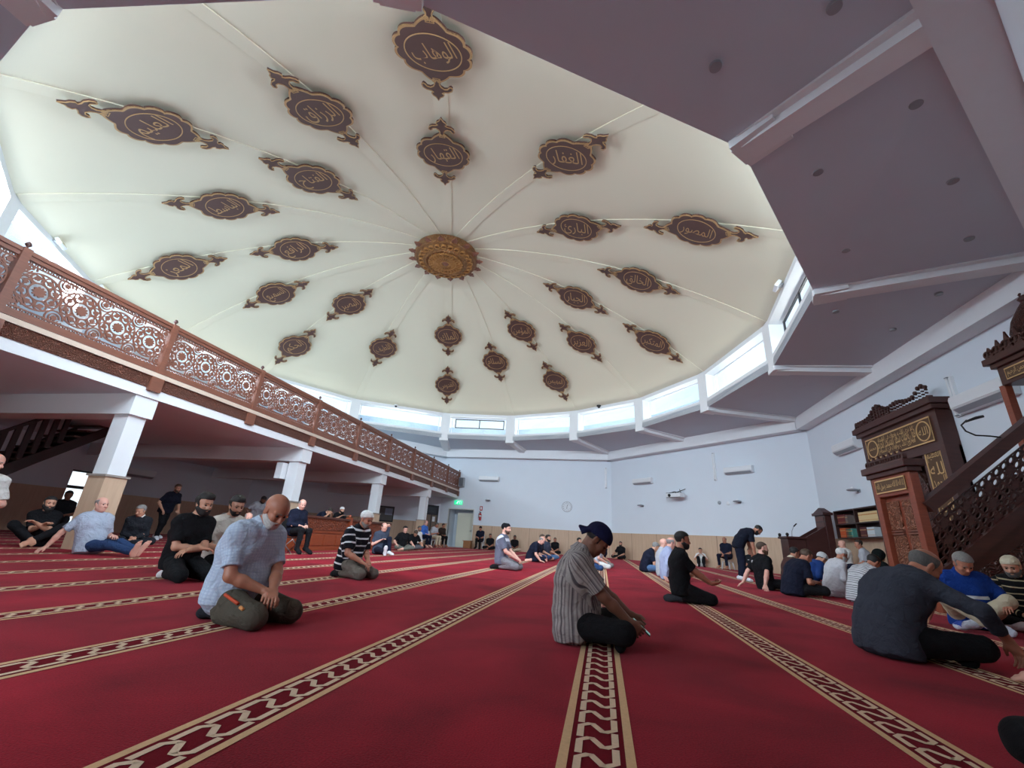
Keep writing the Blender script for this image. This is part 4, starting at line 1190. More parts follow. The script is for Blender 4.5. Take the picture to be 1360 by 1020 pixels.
# fire extinguisher and its plate
def extinguisher(k, x, y, z, label):
    f = wfn(k, x, y, z); c = f(0, 0, 0); L = lambda u, v, h: f(u, v, h) - c
    ro = empty('fire_extinguisher', c, label, 'fire extinguisher')
    mb = MB(); mb.lathe([(.02, -.25), (.075, -.24), (.08, -.2), (.08, .12), (.05, .19), (.025, .2)], tuple(L(0, 0, .10)), 18); mb.build('cylinder', red_p, ro, 40)
    mb = MB(); mb.lathe([(.025, .2), (.025, .24)], tuple(L(0, 0, .10)), 10); mb.bar(L(-.09, .26, .10), L(.05, .24, .10), .03, .02); mb.bar(L(-.09, .30, .10), L(.05, .25, .10), .03, .015); mb.build('handle', black_p, ro)
    mb = MB(); mb.tube([L(-.02, .22, .12), L(-.11, .16, .12), L(-.11, -.1, .12)], .014, 8); mb.build('hose', black_p, ro, True)
    mb = MB(); mb.lathe([(.081, -.02), (.082, .06)], tuple(L(0, 0, .10)), 18); mb.build('band', plast, ro)
extinguisher(0, -7.6, 28, 1.93, 'red fire extinguisher hung beside the white door')
f = wfn(0, -7.6, 28, 2.42); c = f(0, 0, 0); L = lambda u, v, h: f(u, v, h) - c
ro = empty('extinguisher_sign', c, 'small red sign over the fire extinguisher', 'sign')
mb = MB(); mb.obox(L(0, 0, .006), L(.09, 0, 0) - L(0, 0, 0), L(0, .14, 0) - L(0, 0, 0), L(0, 0, .003) - L(0, 0, 0)); mb.build('plate', red_p, ro)
mb = MB(); mb.obox(L(0, .01, .011), L(.045, 0, 0) - L(0, 0, 0), L(0, .08, 0) - L(0, 0, 0), L(0, 0, .002) - L(0, 0, 0)); mb.build('symbol', plast, ro)
# loudspeaker at the balcony end
f = wfn(0, -9.0, 28, 4.0); c = f(0, 0, 0); L = lambda u, v, h: f(u, v, h) - c
ro = empty('wall_speaker', c, 'grey box speaker at the end of the balcony railing', 'speaker')
mb = MB(); mb.obox(L(0, 0, .25), L(.17, 0, 0) - L(0, 0, 0), L(0, .30, 0) - L(0, 0, 0), L(0, 0, .13) - L(0, 0, 0)); mb.build('cabinet', plast_g, ro, bevel=.02)
mb = MB(); mb.obox(L(0, 0, .383), L(.14, 0, 0) - L(0, 0, 0), L(0, .26, 0) - L(0, 0, 0), L(0, 0, .006) - L(0, 0, 0)); mb.build('grille', mat('grille', srgb(90, 94, 100), .6, bump=.3, bscale=300), ro)
mb = MB(); mb.obox(L(0, 0, .06), L(.04, 0, 0) - L(0, 0, 0), L(0, .1, 0) - L(0, 0, 0), L(0, 0, .058) - L(0, 0, 0)); mb.build('bracket', black_p, ro)
mb = MB(); mb.box(XB - .70, XB - .46, 11.97, 12.27, 2.0, 2.5)
tag(mb.build('column_speaker', plast, None, bevel=.015), 'white box speaker hung on the side of the second balcony column', 'speaker')
# floodlights and small domes at the springing of the big dome
for lab, k, fr_ in (('white floodlight at the far left window head, upper of two', 11, .42), ('white floodlight at the left window head, lower of two', 12, .06), ('white floodlight at the right-hand window head', 5, .55)):
    p = rp(k) * (1 - fr_) + rp(k + 1) * fr_; d_ = nrm(V3(CX - p[0], CY - p[1], 0)); t_ = V3(-d_[1], d_[0], 0)
    c = p + V3(0, 0, 7.90) + d_ * .16
    ro = empty('floodlight', c, lab, 'light', 'floodlights at the dome springing')
    mb = MB(); mb.obox((0, 0, 0), t_ * .17, nrm(d_ + V3(0, 0, .8)) * .05, np.cross(t_, nrm(d_ + V3(0, 0, .8))) * .11); mb.build('head', plast, ro, bevel=.012)
    mb = MB(); q = nrm(d_ + V3(0, 0, .8)); mb.obox(q * .053, t_ * .14, q * .006, np.cross(t_, q) * .085); mb.build('glass', mat('flood_glass', srgb(240, 232, 200), .15, bump=0), ro)
    mb = MB(); mb.bar(-d_ * .14, (0, 0, -.02), .2, .03); mb.build('bracket', plast_g, ro)
for lab, k, fr_ in (('small white dome camera over the far left clerestory windows', 15, .42), ('small dark dome camera over the far right clerestory windows', 2, .42)):
    p = rp(k) * (1 - fr_) + rp(k + 1) * fr_; d_ = nrm(V3(CX - p[0], CY - p[1], 0)); c = p + V3(0, 0, 7.94) + d_ * .06
    ro = empty('dome_camera', c, lab, 'camera'); mb = MB(); mb.lathe([(.02, -.02), (.12, -.02), (.12, .05), (.02, .06)], (0, 0, 0), 16); mb.build('base', plast if k == 15 else black_p, ro, 40)
    mb = MB(); mb.ell((0, 0, -.03), (.08, .08, .08), 14, 8); mb.build('lens_dome', black_p, ro, True)
# recessed downlights in the soffit
dl = [(1.42, 4.06), (3.96, 4.84), (3.32, 5.96), (5.26, 6.28), (4.66, 8.06), (6.44, 7.77), (2.47, 3.53), (5.58, 10.55), (7.2, 11.4), (7.15, 9.7)]
txt = ['nearest the top middle edge of the photo', 'high on the right by the beam end', 'just inside the first right-hand beam', 'on the right between two beams, outer one', 'inner one of the pair above the long beam', 'outer one of the pair above the long beam', 'at the top edge by the drum', 'inner one of the group below the long beam', 'farther outer one below the long beam', 'nearer outer one below the long beam']
for i, (x, y) in enumerate(dl):
    # soffit height by distance between drum and wall
    th = math.atan2(x - CX, y - CY); k = min(range(16), key=lambda q: abs(((RIB[q][0] * D2R - th + PI) % (2 * PI)) - PI))
    best = 6.2
    P0 = V3(x, y, 0); rr0 = np.linalg.norm(P0 - V3(CX, CY, 0)); rd = RIB[k][1] * .985
    dw = min(abs((P0 - wall_frame(q)[0]) @ wall_frame(q)[3]) for q in range(0, 16, 2))
    zz = ZS_R + (ZS_W - ZS_R) * min(1, max(0, (rr0 - rd) / (rr0 - rd + dw + 1e-6)))
    ro = empty('downlight', (x, y, zz), 'small round unlit downlight in the soffit, ' + txt[i], 'light', 'recessed downlights in the soffit')
    mb = MB(); mb.lathe([(.045, -.03), (.07, -.03), (.075, -.012), (.07, .03), (.045, .03)], (0, 0, 0), 18); mb.build('rim', plast_g, ro, 40)
    mb = MB(); mb.lathe([(.001, -.02), (.046, -.022), (.046, .02), (.001, .02)], (0, 0, 0), 14); mb.build('lamp', black_p, ro, True)

# ---- doors and openings
a, b, t, n = wall_frame(0)
dw_ = MB(); s0, s1 = OPEN[0][0][0], OPEN[0][0][1]
wall_box(dw_, 0, s0 - .06, s0, 0, 2.36, -.25, .03); wall_box(dw_, 0, s1, s1 + .06, 0, 2.36, -.25, .03); wall_box(dw_, 0, s0, s1, 2.3, 2.36, -.25, .03)
d1 = dw_.build('door_1', mat('door_frame', srgb(205, 208, 204), .5, bump=0)); struct(d1)
rc = MB(); wall_box(rc, 0, s0 - .1, s1 + .1, 0, 2.35, -1.3, -1.2); wall_box(rc, 0, s0 - .1, s0, 0, 2.35, -1.2, -.25); wall_box(rc, 0, s1, s1 + .1, 0, 2.35, -1.2, -.25); wall_box(rc, 0, s0 - .1, s1 + .1, 2.3, 2.4, -1.2, -.25); wall_box(rc, 0, s0 - .1, s1 + .1, -.05, 0, -1.2, -.25)
struct(rc.build('wall_recess', wall_m))
lf = MB(); wall_box(lf, 0, s0 + .42, s1 - .05, .02, 2.12, -.62, -.57); lo_ = lf.build('leaf', mat('door_leaf', srgb(214, 214, 196), .5, var=.02, bump=0), d1); struct(lo_)
p = a + t * (s1 - .22) + n * -.54 + V3(0, 0, 1.02); hb = MB(); hb.bar(p, p - t * .12, .025, .025); hb.bar(p + V3(0, 0, -.06), p + V3(0, 0, .06), .05, .03); struct(hb.build('handle', steel, lo_))
# dark glazed door and notice board on the north-west wall
a, b, t, n = wall_frame(14)
def s_of(x, y): return (V3(x, y, 0) - a) @ t
sa, sb = s_of(-11.06, 27.33), s_of(-10.53, 27.87)
m1 = MB()
for (p, q, z0, z1) in ((sa - .08, sa, 0, 2.45), (sb, sb + .08, 0, 2.45), (sa, sb, 2.35, 2.45), (sa, sb, 1.85, 1.95)): wall_box(m1, 14, p, q, z0, z1, .0, .07)
d2 = m1.build('door_2', dark_m); struct(d2)
m1 = MB(); wall_box(m1, 14, sa, sb, 0, 1.85, .02, .05); lo2 = m1.build('leaf', mat('door_leaf_brown', srgb(120, 104, 88), .5, bump=0), d2); struct(lo2)
m1 = MB(); wall_box(m1, 14, sa, sb, 1.95, 2.35, .02, .04); struct(m1.build('pane', mat('dark_glass', srgb(24, 26, 34), .1, bump=0), d2))
m1 = MB(); wall_box(m1, 14, (sa + sb) / 2 - .03, (sa + sb) / 2 + .03, 0, 1.85, .05, .06); struct(m1.build('trim', dark_m, d2))
m1 = MB(); wall_box(m1, 14, (sa + sb) / 2 + .08, (sa + sb) / 2 + .26, 1.45, 1.75, .05, .056); o_ = m1.build('notice', plast, d2)
sa, sb = s_of(-13.26, 25.08), s_of(-12.62, 25.74)
ro = empty('notice_board', a + t * (sa + sb) / 2 + V3(0, 0, 1.7), 'dark framed board with a pale sheet beside the third balcony column', 'notice board')
sh_ = np.array(ro.location)
def rel(mb): mb.v = [tuple(np.array(v) - sh_) for v in mb.v]; return mb
rel(wall_box(MB(), 14, sa - .1, sb + .1, 1.22, 2.12, .021, .06)).build('frame', black_p, ro)
rel(wall_box(MB(), 14, sa - .02, sb + .04, 1.30, 2.06, .061, .066)).build('board', mat('board_grey', srgb(86, 84, 82), .6, bump=0), ro)
rel(wall_box(MB(), 14, (sa + sb) / 2, sb, 1.62, 2.0, .067, .07)).build('sheet', mat('sheet_blue', srgb(140, 150, 172), .6, bump=0), ro)
# glazed outside door on the west wall
m1 = MB(); w0, w1 = 12.0 - 8.77, 12.85 - 8.77
for (p, q, z0, z1) in ((w0, w0 + .06, 0, 2.05), (w1 - .06, w1, 0, 2.05), (w0, w1, 1.99, 2.05), (w0, w1, 1.42, 1.52), (w0, w1, 0, .1)): wall_box(m1, 12, p, q, z0, z1, -.16, -.08)
d3 = m1.build('door_3', dark_m); struct(d3)
m1 = MB(); wall_box(m1, 12, w0 + .06, w1 - .06, .1, 1.99, -.125, -.115); struct(m1.build('pane', glass_m, d3))
mb = MB(); mb.box(-24, -18.4, 6, 19, -.3, -.2); struct(mb.build('exterior_ground', mat('paving', srgb(170, 165, 155), .8)))

# two added windows in the unseen wall behind, put in to light the near figures
for i, (w0, w1) in enumerate(((2.0, 4.0), (4.8, 6.8))):
    m1 = MB()
    for (p, q, z0, z1) in ((w0, w0 + .06, 1.0, 2.7), (w1 - .06, w1, 1.0, 2.7), (w0, w1, 1.0, 1.06), (w0, w1, 2.64, 2.7), ((w0 + w1) / 2 - .03, (w0 + w1) / 2 + .03, 1.0, 2.7)): wall_box(m1, 8, p, q, z0, z1, -.18, -.10)
    wo = m1.build('window_%d' % (17 + i), alu_m); struct(wo)
    m1 = MB(); wall_box(m1, 8, w0 + .06, w1 - .06, 1.06, 2.64, -.145, -.135); struct(m1.build('pane', glass_m, wo))
# ---- staircase under the balcony
st = empty('staircase', (-14.5, 6.1, 0), 'dark staircase with slatted balustrade climbing under the balcony at the left', 'staircase')
dkw = mat('stair_dark', srgb(52, 40, 40), .6)
mb = MB(); N = 15; dz = 3.0 / N; dy = dz / .83
for i in range(N): mb.box(-.6, .55, i * dy, (i + 1) * dy + .03, (i + 1) * dz - .05, (i + 1) * dz)
mb.build('tread', mat('stair_tread', srgb(96, 74, 66), .6), st)
mb = MB()
for x in (-.62, .52): mb.hexa([(x, 0, .0), (x + .08, 0, .0), (x + .08, 3.61, 2.72), (x, 3.61, 2.72), (x, 0, .32), (x + .08, 0, .32), (x + .08, 3.61, 3.0), (x, 3.61, 3.0)])
mb.hexa([(-.6, .2, .0), (.55, .2, .0), (.55, 3.61, 2.78), (-.6, 3.61, 2.78), (-.6, .2, .14), (.55, .2, .14), (.55, 3.61, 2.88), (-.6, 3.61, 2.88)])
mb.build('stringer', dkw, st)
for i in range(12):
    y = .15 + i * .225; z = .30 + y * .77
    mb = MB(); mb.box(.5, .56, y - .05, y + .06, z, min(z + .92, 2.99)); mb.build('baluster', dkw, st)
mb = MB(); mb.bar((.53, .1, 1.25), (.53, 2.2, 2.93), .07, .07); mb.build('handrail', dkw, st)

# ---- carved counter below the balcony
ct = empty('carved_counter', (-8.3, 11.3, 0), 'low carved timber counter between the balcony columns', 'counter')
CTW = wood('counter_wood', srgb(120, 50, 26), srgb(160, 78, 42), 3, .4); CTC = wood('counter_carved', srgb(126, 56, 30), srgb(166, 84, 48), 3, .45, carved=.9, cscale=11)
for nm, y0, y1 in (('left_run', 0, 2.55), ('right_run', 2.75, 5.6)):
    mb = MB(); mb.box(-.45, 0, y0, y1, .0, .90); mb.box(-.02, .03, y0, y1, .0, .10); mb.box(-.02, .03, y0, y1, .50, .56); body = mb.build('body', CTW, ct)
    mb = MB(); mb.box(-.5, .06, y0 - .03, y1 + .03, .90, .97); mb.build('top', wood('counter_top', srgb(70, 34, 24), srgb(96, 50, 34), 3, .35), ct, bevel=.008)
    mb = MB(); mb.box(0, .025, y0 + .05, y1 - .05, .58, .88); mb.build('carved_panel', CTC, ct)
    n_ = 4
    for i in range(n_):
        w_ = (y1 - y0) / n_; mb = MB(); mb.box(0, .022, y0 + i * w_ + .06, y0 + (i + 1) * w_ - .06, .14, .46); mb.build('door', CTW, ct, bevel=.01)
mb = MB(); mb.box(-.12, .05, 2.57, 2.73, 0, 1.02); po = mb.build('post', CTW, ct); mb = MB(); mb.ell((-.035, 2.65, 1.06), (.05, .05, .055), 14, 8); mb.build('finial', CTW, po, True)

# ---- chairs
def plastic_chair(x, y, rz, label):
    ro = empty('plastic_chair', (x, y, 0), label, 'chair', 'white plastic chairs', rz * D2R)
    mb = MB(); mb.box(-.24, .20, -.21, .21, .355, .38); mb.build('seat', plast, ro, bevel=.015)
    for sx_ in (-1, 1):
        for sy_ in (-1, 1):
            mb = MB(); mb.tube([(sx_ * .18, sy_ * .18, .34), (sx_ * .22, sy_ * .22, .0)], [.028, .022], 8); mb.build('leg', plast, ro, True)
    mb = MB(); mb.hexa([(-.24, -.19, .40), (-.24, .19, .40), (-.34, .17, .84), (-.34, -.17, .84), (-.265, -.19, .40), (-.265, .19, .40), (-.365, .17, .84), (-.365, -.17, .84)]); mb.build('backrest', plast, ro, bevel=.01)
def stool(x, y, rz, label, m):
    ro = empty('stool', (x, y, 0), label, 'stool', None, rz * D2R)
    mb = MB(); mb.box(-.17, .17, -.17, .17, .305, .325); mb.build('seat', m, ro, bevel=.015)
    for sx_ in (-1, 1):
        for sy_ in (-1, 1):
            mb = MB(); mb.tube([(sx_ * .14, sy_ * .14, .29), (sx_ * .18, sy_ * .18, 0)], [.035, .025], 8); mb.build('leg', m, ro, True)
def folding_chair(x, y, rz, label):
    ro = empty('folding_chair', (x, y, 0), label, 'chair', None, rz * D2R)
    mb = MB(); mb.box(-.2, .2, -.2, .2, .355, .38); mb.build('seat', black_p, ro, bevel=.012)
    mb = MB(); mb.hexa([(-.21, -.2, .5), (-.21, .2, .5), (-.29, .2, .84), (-.29, -.2, .84), (-.235, -.2, .5), (-.235, .2, .5), (-.315, .2, .84), (-.315, -.2, .84)]); mb.build('backrest', black_p, ro, bevel=.01)
    for s in (-1, 1):
        mb = MB(); mb.tube([(-.28, s * .215, .84), (-.18, s * .215, .35), (.22, s * .215, 0)], .012, 8); mb.build('leg', steel, ro, True)
        mb = MB(); mb.tube([(.18, s * .2, .34), (-.22, s * .2, 0)], .012, 8); mb.build('leg', steel, ro, True)
folding_chair(-7.75, 10.45, 0, 'black folding chair under the man in the dark suit by the second column')
plastic_chair(-9.05, 22.2, -20, 'white plastic chair under the man in the bright blue shirt')
plastic_chair(-9.2, 24.0, -20, 'white plastic chair under the man in beige trousers')
plastic_chair(-9.35, 25.7, -20, 'white plastic chair under the man in the dark vest, nearest the door')
plastic_chair(-7.3, 27.25, -90, 'white plastic chair against the far wall, right of the door')
stool(5.35, 21.9, -135, 'white stool under the broad man in navy by the bare wall', plast)
stool(7.74, 16.95, 185, 'grey stool under the bald man by the bookshelf wall', plast_g)
STOOL2 = True
mb = MB(); mb.box(-8.28, -7.83, 26.95, 27.35, 0, .40); mb.box(-8.32, -7.79, 26.91, 27.39, .40, .44)
tag(mb.build('wooden_box', wood('box_wood', srgb(130, 84, 46), srgb(170, 116, 68), 3, .5), None, bevel=.006), 'small wooden box standing in front of the white door', 'box')
mb = MB(); mb.ell((-.0, 0, .11), (.15, .11, .11), 16, 10)
o_ = mb.build('bag', mat('bag_grey', srgb(96, 90, 92), .8), None, True); o_.location = (5.65, 21.0, 0); tag(o_, 'small grey bag with a pale cloth on it by the bare wall', 'bag')
mb = MB(); mb.ell((0, 0, .22), (.08, .07, .04), 12, 8); mb.build('cloth', fabric('white_cloth', srgb(225, 225, 228)), o_, True)

GOLD_L = mat('gold_bright', srgb(208, 170, 116), .45, .1, var=.15, scale=20, bump=.05)
# ---- mihrab on the prayer wall
MX, MY0, MY1 = 7.98, 11.95, 15.2
mi = empty('mihrab', (8.33, (MY0 + MY1) / 2, 0), 'tall carved wooden prayer niche with gilt calligraphy on the right-hand wall', 'prayer niche')
ox, oy = 8.33, (MY0 + MY1) / 2
W2 = (MY1 - MY0) / 2; DX = MX - ox
mf = lambda u, v, h: (DX - h, -u, v)          # u to the right as seen from the room (towards -y)
mb = MB()
mb.box(DX, 0, -W2, -W2 + .18, 0, 4.28); mb.box(DX, 0, W2 - .18, W2, 0, 4.28); mb.box(DX, 0, -W2 + .18, W2 - .18, 3.30, 4.28); mb.box(-.06, 0, -W2, W2, 0, 3.4)
for s in (-1, 1):
    y0, y1 = sorted((s * (W2 - .18), s * .72)); mb.box(DX + .05, -.02, y0, y1, 0, 3.3)
mb.build('frame', WOOD_D, mi)
mb = MB(); mb.box(DX - .16, 0, -W2 - .14, W2 + .14, 4.40, 4.56); mb.box(DX - .10, 0, -W2 - .08, W2 + .08, 4.28, 4.40); mb.build('cornice', WOOD_D, mi, bevel=.015)
# pierced cresting
mb = MB()
n_ = 26
for i in range(n_):
    u_ = (i + .5) / n_; cx_ = -W2 - .05 + u_ * (2 * W2 + .1)
    hh_ = .13 + .26 * math.exp(-((u_ - .36) / .10) ** 2) + .20 * math.exp(-((u_ - .93) / .07) ** 2) + .10 * math.exp(-((u_ - .62) / .10) ** 2)
    z_ = 4.56
    while z_ < 4.56 + hh_:
        r_ = .062 + .012 * math.sin(i * 2.3 + z_ * 9)
        mb.strip([(cx_ + r_ * math.cos(a) * (1 - .04 * a), z_ + .05 + r_ * math.sin(a) * (1 - .04 * a)) for a in np.linspace(i, i + 5.2, 14)], .034, mf, .03, .09)
        z_ += .085
    flower(mb, (cx_, 4.56 + hh_ + .04), .05, mf, .035, .09, 5)
mb.strip([(-W2 - .1, 4.575), (W2 + .1, 4.575)], .05, mf, .02, .10)
mb.build('cresting', WOOD_D, mi)
# frieze with lettering
FB = mat('frieze_ground', srgb(92, 66, 44), .6, var=.2, scale=12, bump=.3, bscale=80)
mb = MB(); mb.prism([(-W2 + .22, 3.55), (W2 - .22, 3.55), (W2 - .22, 4.14), (-W2 + .22, 4.14)], mf, .0, .02); mb.build('frieze', FB, mi)
mb = MB(); mb.strip([(-W2 + .22, 3.55), (W2 - .22, 3.55), (W2 - .22, 4.14), (-W2 + .22, 4.14)], .035, mf, .02, .035, True)
for s in (-1, 1): mb.strip(circ((s * (W2 - .52), 3.845), .24, 32), .03, mf, .02, .035, True)
mb.build('gold_border', GOLD_L, mi)
mb = MB(); put_text(mb, 'الله', lambda x, y, h: mf(W2 - .52 + x, 3.845 + y, h), .34, .34, .036); put_text(mb, 'محمد', lambda x, y, h: mf(-W2 + .52 + x, 3.845 + y, h), .34, .34, .036)
put_text(mb, 'فول وجهك شطر المسجد الحرام', lambda x, y, h: mf(x, 3.845 + y, h), 2 * W2 - 1.6, .55, .036, squeeze=3.2)
put_text(mb, 'قد نرى تقلب وجهك في السماء', lambda x, y, h: mf(x, 3.68 + y, h), 2 * W2 - 1.7, .22, .036, squeeze=3.2); put_text(mb, 'قد نرى تقلب وجهك في السماء', lambda x, y, h: mf(x, 4.0 + y, h), 2 * W2 - 1.7, .22, .036, squeeze=3.2)
mb.build('lettering', GOLD_L, mi, recalc=False)
for s in (-1, 1):
    mb = MB(); c_ = s * (W2 - .48); mb.prism([(c_ - .27, .5), (c_ + .27, .5), (c_ + .27, 3.42), (c_ - .27, 3.42)], mf, -.06, -.03); pn = mb.build('side_panel', FB, mi)
    mb = MB(); mb.strip([(c_ - .27, .5), (c_ + .27, .5), (c_ + .27, 3.42), (c_ - .27, 3.42)], .03, mf, -.03, -.015, True)
    for j, wd in enumerate(('سبحان', 'الحمد', 'لله', 'الله', 'اكبر', 'سبحان', 'الحمد', 'لله', 'العظيم')): put_text(mb, wd, lambda x, y, h: mf(c_ + x, .70 + j * .315 + y, h), .46, .30, -.02, squeeze=2)
    mb.build('gold_lettering', GOLD_L, pn, recalc=False)
mb = MB(); ar_ = [(-.62, 0), (-.62, 2.2)] + [(-.62 * math.cos(q), 2.2 + .75 * math.sin(q) ** .8) for q in np.linspace(.15, PI - .15, 18)] + [(.62, 2.2), (.62, 0)]
mb.strip(ar_, .2, mf, -.26, -.02); mb.build('arch', WOOD_DC, mi)
mb = MB(); mb.prism([(-.55, 2.95), (.55, 2.95), (.55, 3.25), (-.55, 3.25)], mf, -.05, -.02); mb.build('panel', WOOD_DC, mi)

# ---- minbar (pulpit) running out from the prayer wall
GX, GY0, GY1 = 5.0, 8.40, 9.50
mn = empty('minbar', (GX, (GY0 + GY1) / 2, 0), 'dark carved wooden pulpit with stairs, gate and canopy at the right edge', 'pulpit')
oyy = (GY0 + GY1) / 2; hw = (GY1 - GY0) / 2
gf = lambda u, v, h: (-h, -u, v)                # front of the gate, u to the right from the room
RW = wood('wood_red', srgb(112, 50, 34), srgb(150, 76, 52), 3, .42); RWC = wood('wood_red_carved', srgb(150, 86, 62), srgb(190, 126, 96), 3, .45, carved=1., cscale=17)
mb = MB(); mb.box(0, .13, -hw, -hw + .14, 0, 2.12); mb.box(0, .13, hw - .14, hw, 0, 2.12); mb.box(.001, .129, -hw + .14, hw - .14, 1.78, 2.12); mb.box(.10, .125, -hw + .14, hw - .14, 0, 1.78); mb.build('gate_frame', RW, mn, bevel=.008)
for s in (-1, 1):
    for (z0, z1) in ((.12, .52), (.62, 1.12), (1.22, 1.70)):
        c_ = s * .22; mb = MB(); mb.prism([(c_ - .17, z0), (c_ + .17, z0), (c_ + .17, z1), (c_ - .17, z1)], gf, -.10, -.07); mb.build('carved_panel', RWC, mn, bevel=.008)
    for z in (.57, 1.17):
        mb = MB(); mb.prism([(s * .22 - .16, z - .035), (s * .22 + .16, z - .035), (s * .22 + .16, z - .01), (s * .22 - .16, z - .01)], gf, -.10, -.06); mb.prism([(s * .22 - .16, z + .01), (s * .22 + .16, z + .01), (s * .22 + .16, z + .035), (s * .22 - .16, z + .035)], gf, -.10, -.06); mb.build('moulding', WOOD_M, mn)
mb = MB(); mb.prism([(-.42, 1.85), (.42, 1.85), (.42, 2.06), (-.42, 2.06)], gf, .0, .015); tp_ = mb.build('text_panel', FB, mn)
mb = MB(); mb.strip([(-.42, 1.85), (.42, 1.85), (.42, 2.06), (-.42, 2.06)], .022, gf, .012, .024, True); put_text(mb, 'لا اله الا الله محمد رسول الله', lambda x, y, h: gf(x, 1.955 + y, h), .76, .15, .02, squeeze=2); mb.build('gold_lettering', GOLD_L, tp_, recalc=False)
mb = MB(); mb.box(-.10, .22, -hw - .09, hw + .09, 2.20, 2.32); mb.box(-.05, .17, -hw - .05, hw + .05, 2.12, 2.20); mb.build('gate_cornice', WOOD_D, mn, bevel=.012)
mb = MB()
for i in range(7):
    cx_ = -hw + (i + .5) * 2 * hw / 7; 
    for a in (-.04, .04): mb.strip(circ((cx_ + a, 2.38), .045, 12), .025, gf, -.02, .04, True)
    mb.prism([(cx_ - .07, 2.32), (cx_ - .03, 2.45), (cx_, 2.50), (cx_ + .03, 2.45), (cx_ + .07, 2.32)], gf, -.01, .03)
mb.build('cresting', WOOD_D, mn)
# stair flight along +x
SL = .80
NS = 9; XS0, XS1 = .3, 2.15; ZP = 1.95
mb = MB()
for i in range(NS):
    x0 = XS0 + (XS1 - XS0) * i / NS; mb.box(x0, XS1 + 1.05, -hw + .08, hw - .08, ZP * i / NS, ZP * (i + 1) / NS)
mb.build('steps', WOOD_D, mn)
def fl(y):            # flank drawing plane: u along x, v up
    return lambda u, v, h: (u, y - h, v)
for sd, nm in ((-hw, 1), (hw, -1)):
    F_ = fl(sd) if nm == 1 else (lambda u, v, h: (u, hw + h, v))
    zr0, zr1 = 1.10, 1.10 + SL * 1.95
    lo0, lo1 = .72, .72 + SL * 2.0
    xe = 3.3
    # solid carved flank below the stringer
    mb = MB(); mb.prism([(.13, 0), (xe, 0), (xe, .55 + SL * 2.1), (2.3, .55 + SL * 2.1), (.13, .40)], F_, -.06, 0); mb.build('flank', WOOD_D, mn)
    mb = MB(); mb.prism([(.18, .10), (1.30, .10), (2.6, 1.14), (2.6, 1.90), (.18, .38)], F_, .0, .02); mb.build('flank_carving', WOOD_DC, mn)
    mb = MB(); mb.strip([(.13, .53), (2.25, .62 + SL * 2.0), (xe, .62 + SL * 2.0)], .17, F_, -.06, .05); mb.build('stringer', WOOD_M if False else WOOD_D, mn)
    mb = MB(); mb.strip([(1.05, .06), (2.75, 1.42)], .09, F_, 0, .045); mb.build('diagonal_moulding', WOOD_D, mn)
    mb = MB(); mb.strip([(.13, 1.54), (2.15, 1.60 + SL * 1.95), (xe, 1.60 + SL * 1.95)], .17, F_, -.16, .06); (mb.build('handrail', WOOD_D, mn) if nm == 1 else None)
    # pierced balustrade between stringer and handrail
    sk_ = lambda u, v, h: F_(.14 + u * 1.06, .58 + v + SL * u * 1.06, h)
    mb = MB()
    if nm == 1:
        for a_ in range(17):
            for b_ in range(6):
                c_ = (.06 + a_ * .115 + (b_ % 2) * .057, .10 + b_ * .118); mb.strip(circ(c_, .050, 10), .026, sk_, -.045, -.015, True)
                if a_ % 3 == 1 and b_ % 2 == 0: flower(mb, c_, .07, sk_, -.047, -.012, 6)
        for b_ in range(7): mb.strip([(0, .045 + b_ * .118), (1.95, .045 + b_ * .118)], .018, sk_, -.045, -.015)
    (mb.build('balustrade', WOOD_D, mn) if nm == 1 else None)
    # platform posts
    for x in (2.66, 3.2):
        mb = MB(); mb.box(x - .06, x + .06, min(sd, sd - nm * .12), max(sd, sd - nm * .12), 1.0, 4.02); mb.build('canopy_post', RW, mn)
mb = MB(); z0 = 4.0; mb.box(2.47, 3.3, -hw - .16, hw + .16, z0 + .45, z0 + .58); mb.box(2.53, 3.3, -hw - .09, hw + .09, z0 + .36, z0 + .45); mb.box(2.58, 3.3, -hw - .02, hw + .02, z0, z0 + .36); mb.build('canopy', WOOD_D, mn, bevel=.012)
mb = MB(); mb.prism([(2.68, z0 + .08), (3.2, z0 + .08), (3.2, z0 + .28), (2.68, z0 + .28)], fl(-hw - .02), 0, .015)
mb.prism([(-.40, z0 + .08), (.40, z0 + .08), (.40, z0 + .28), (-.40, z0 + .28)], lambda u, v, h: (2.58 - h, -u, v), 0, .015); tp2 = mb.build('canopy_text_panel', FB, mn)
mb = MB(); mb.strip([(-.40, z0 + .08), (.40, z0 + .08), (.40, z0 + .28), (-.40, z0 + .28)], .02, lambda u, v, h: (2.58 - h, -u, v), .014, .025, True); put_text(mb, 'بسم الله الرحمن الرحيم', lambda x, y, h: (2.56 - .003, -x, z0 + .18 + y), .72, .15, 0, squeeze=2); mb.build('gold_lettering', GOLD_L, tp2, recalc=False)
mb = MB()
cf = lambda u, v, h: (2.50 - h, -u, v)
for ff, a0, a1 in ((cf, -hw - .1, hw + .1), (fl(-hw - .10), 2.5, 3.25)):
    m_ = 6
    for i in range(m_):
        c_ = a0 + (i + .5) * (a1 - a0) / m_; hh_ = .16 + .2 * (1 - abs(i - (m_ - 1) / 2) / (m_ / 2))
        for q in (-.05, .05): mb.strip(circ((c_ + q, z0 + .58 + hh_ * .4), .06, 12), .03, ff, -.05, .0, True)
        mb.prism([(c_ - .1, z0 + .58), (c_ - .03, z0 + .58 + hh_ * .8), (c_, z0 + .58 + hh_ * 1.1), (c_ + .03, z0 + .58 + hh_ * .8), (c_ + .1, z0 + .58)], ff, -.045, -.01)
mb.build('canopy_cresting', WOOD_D, mn)
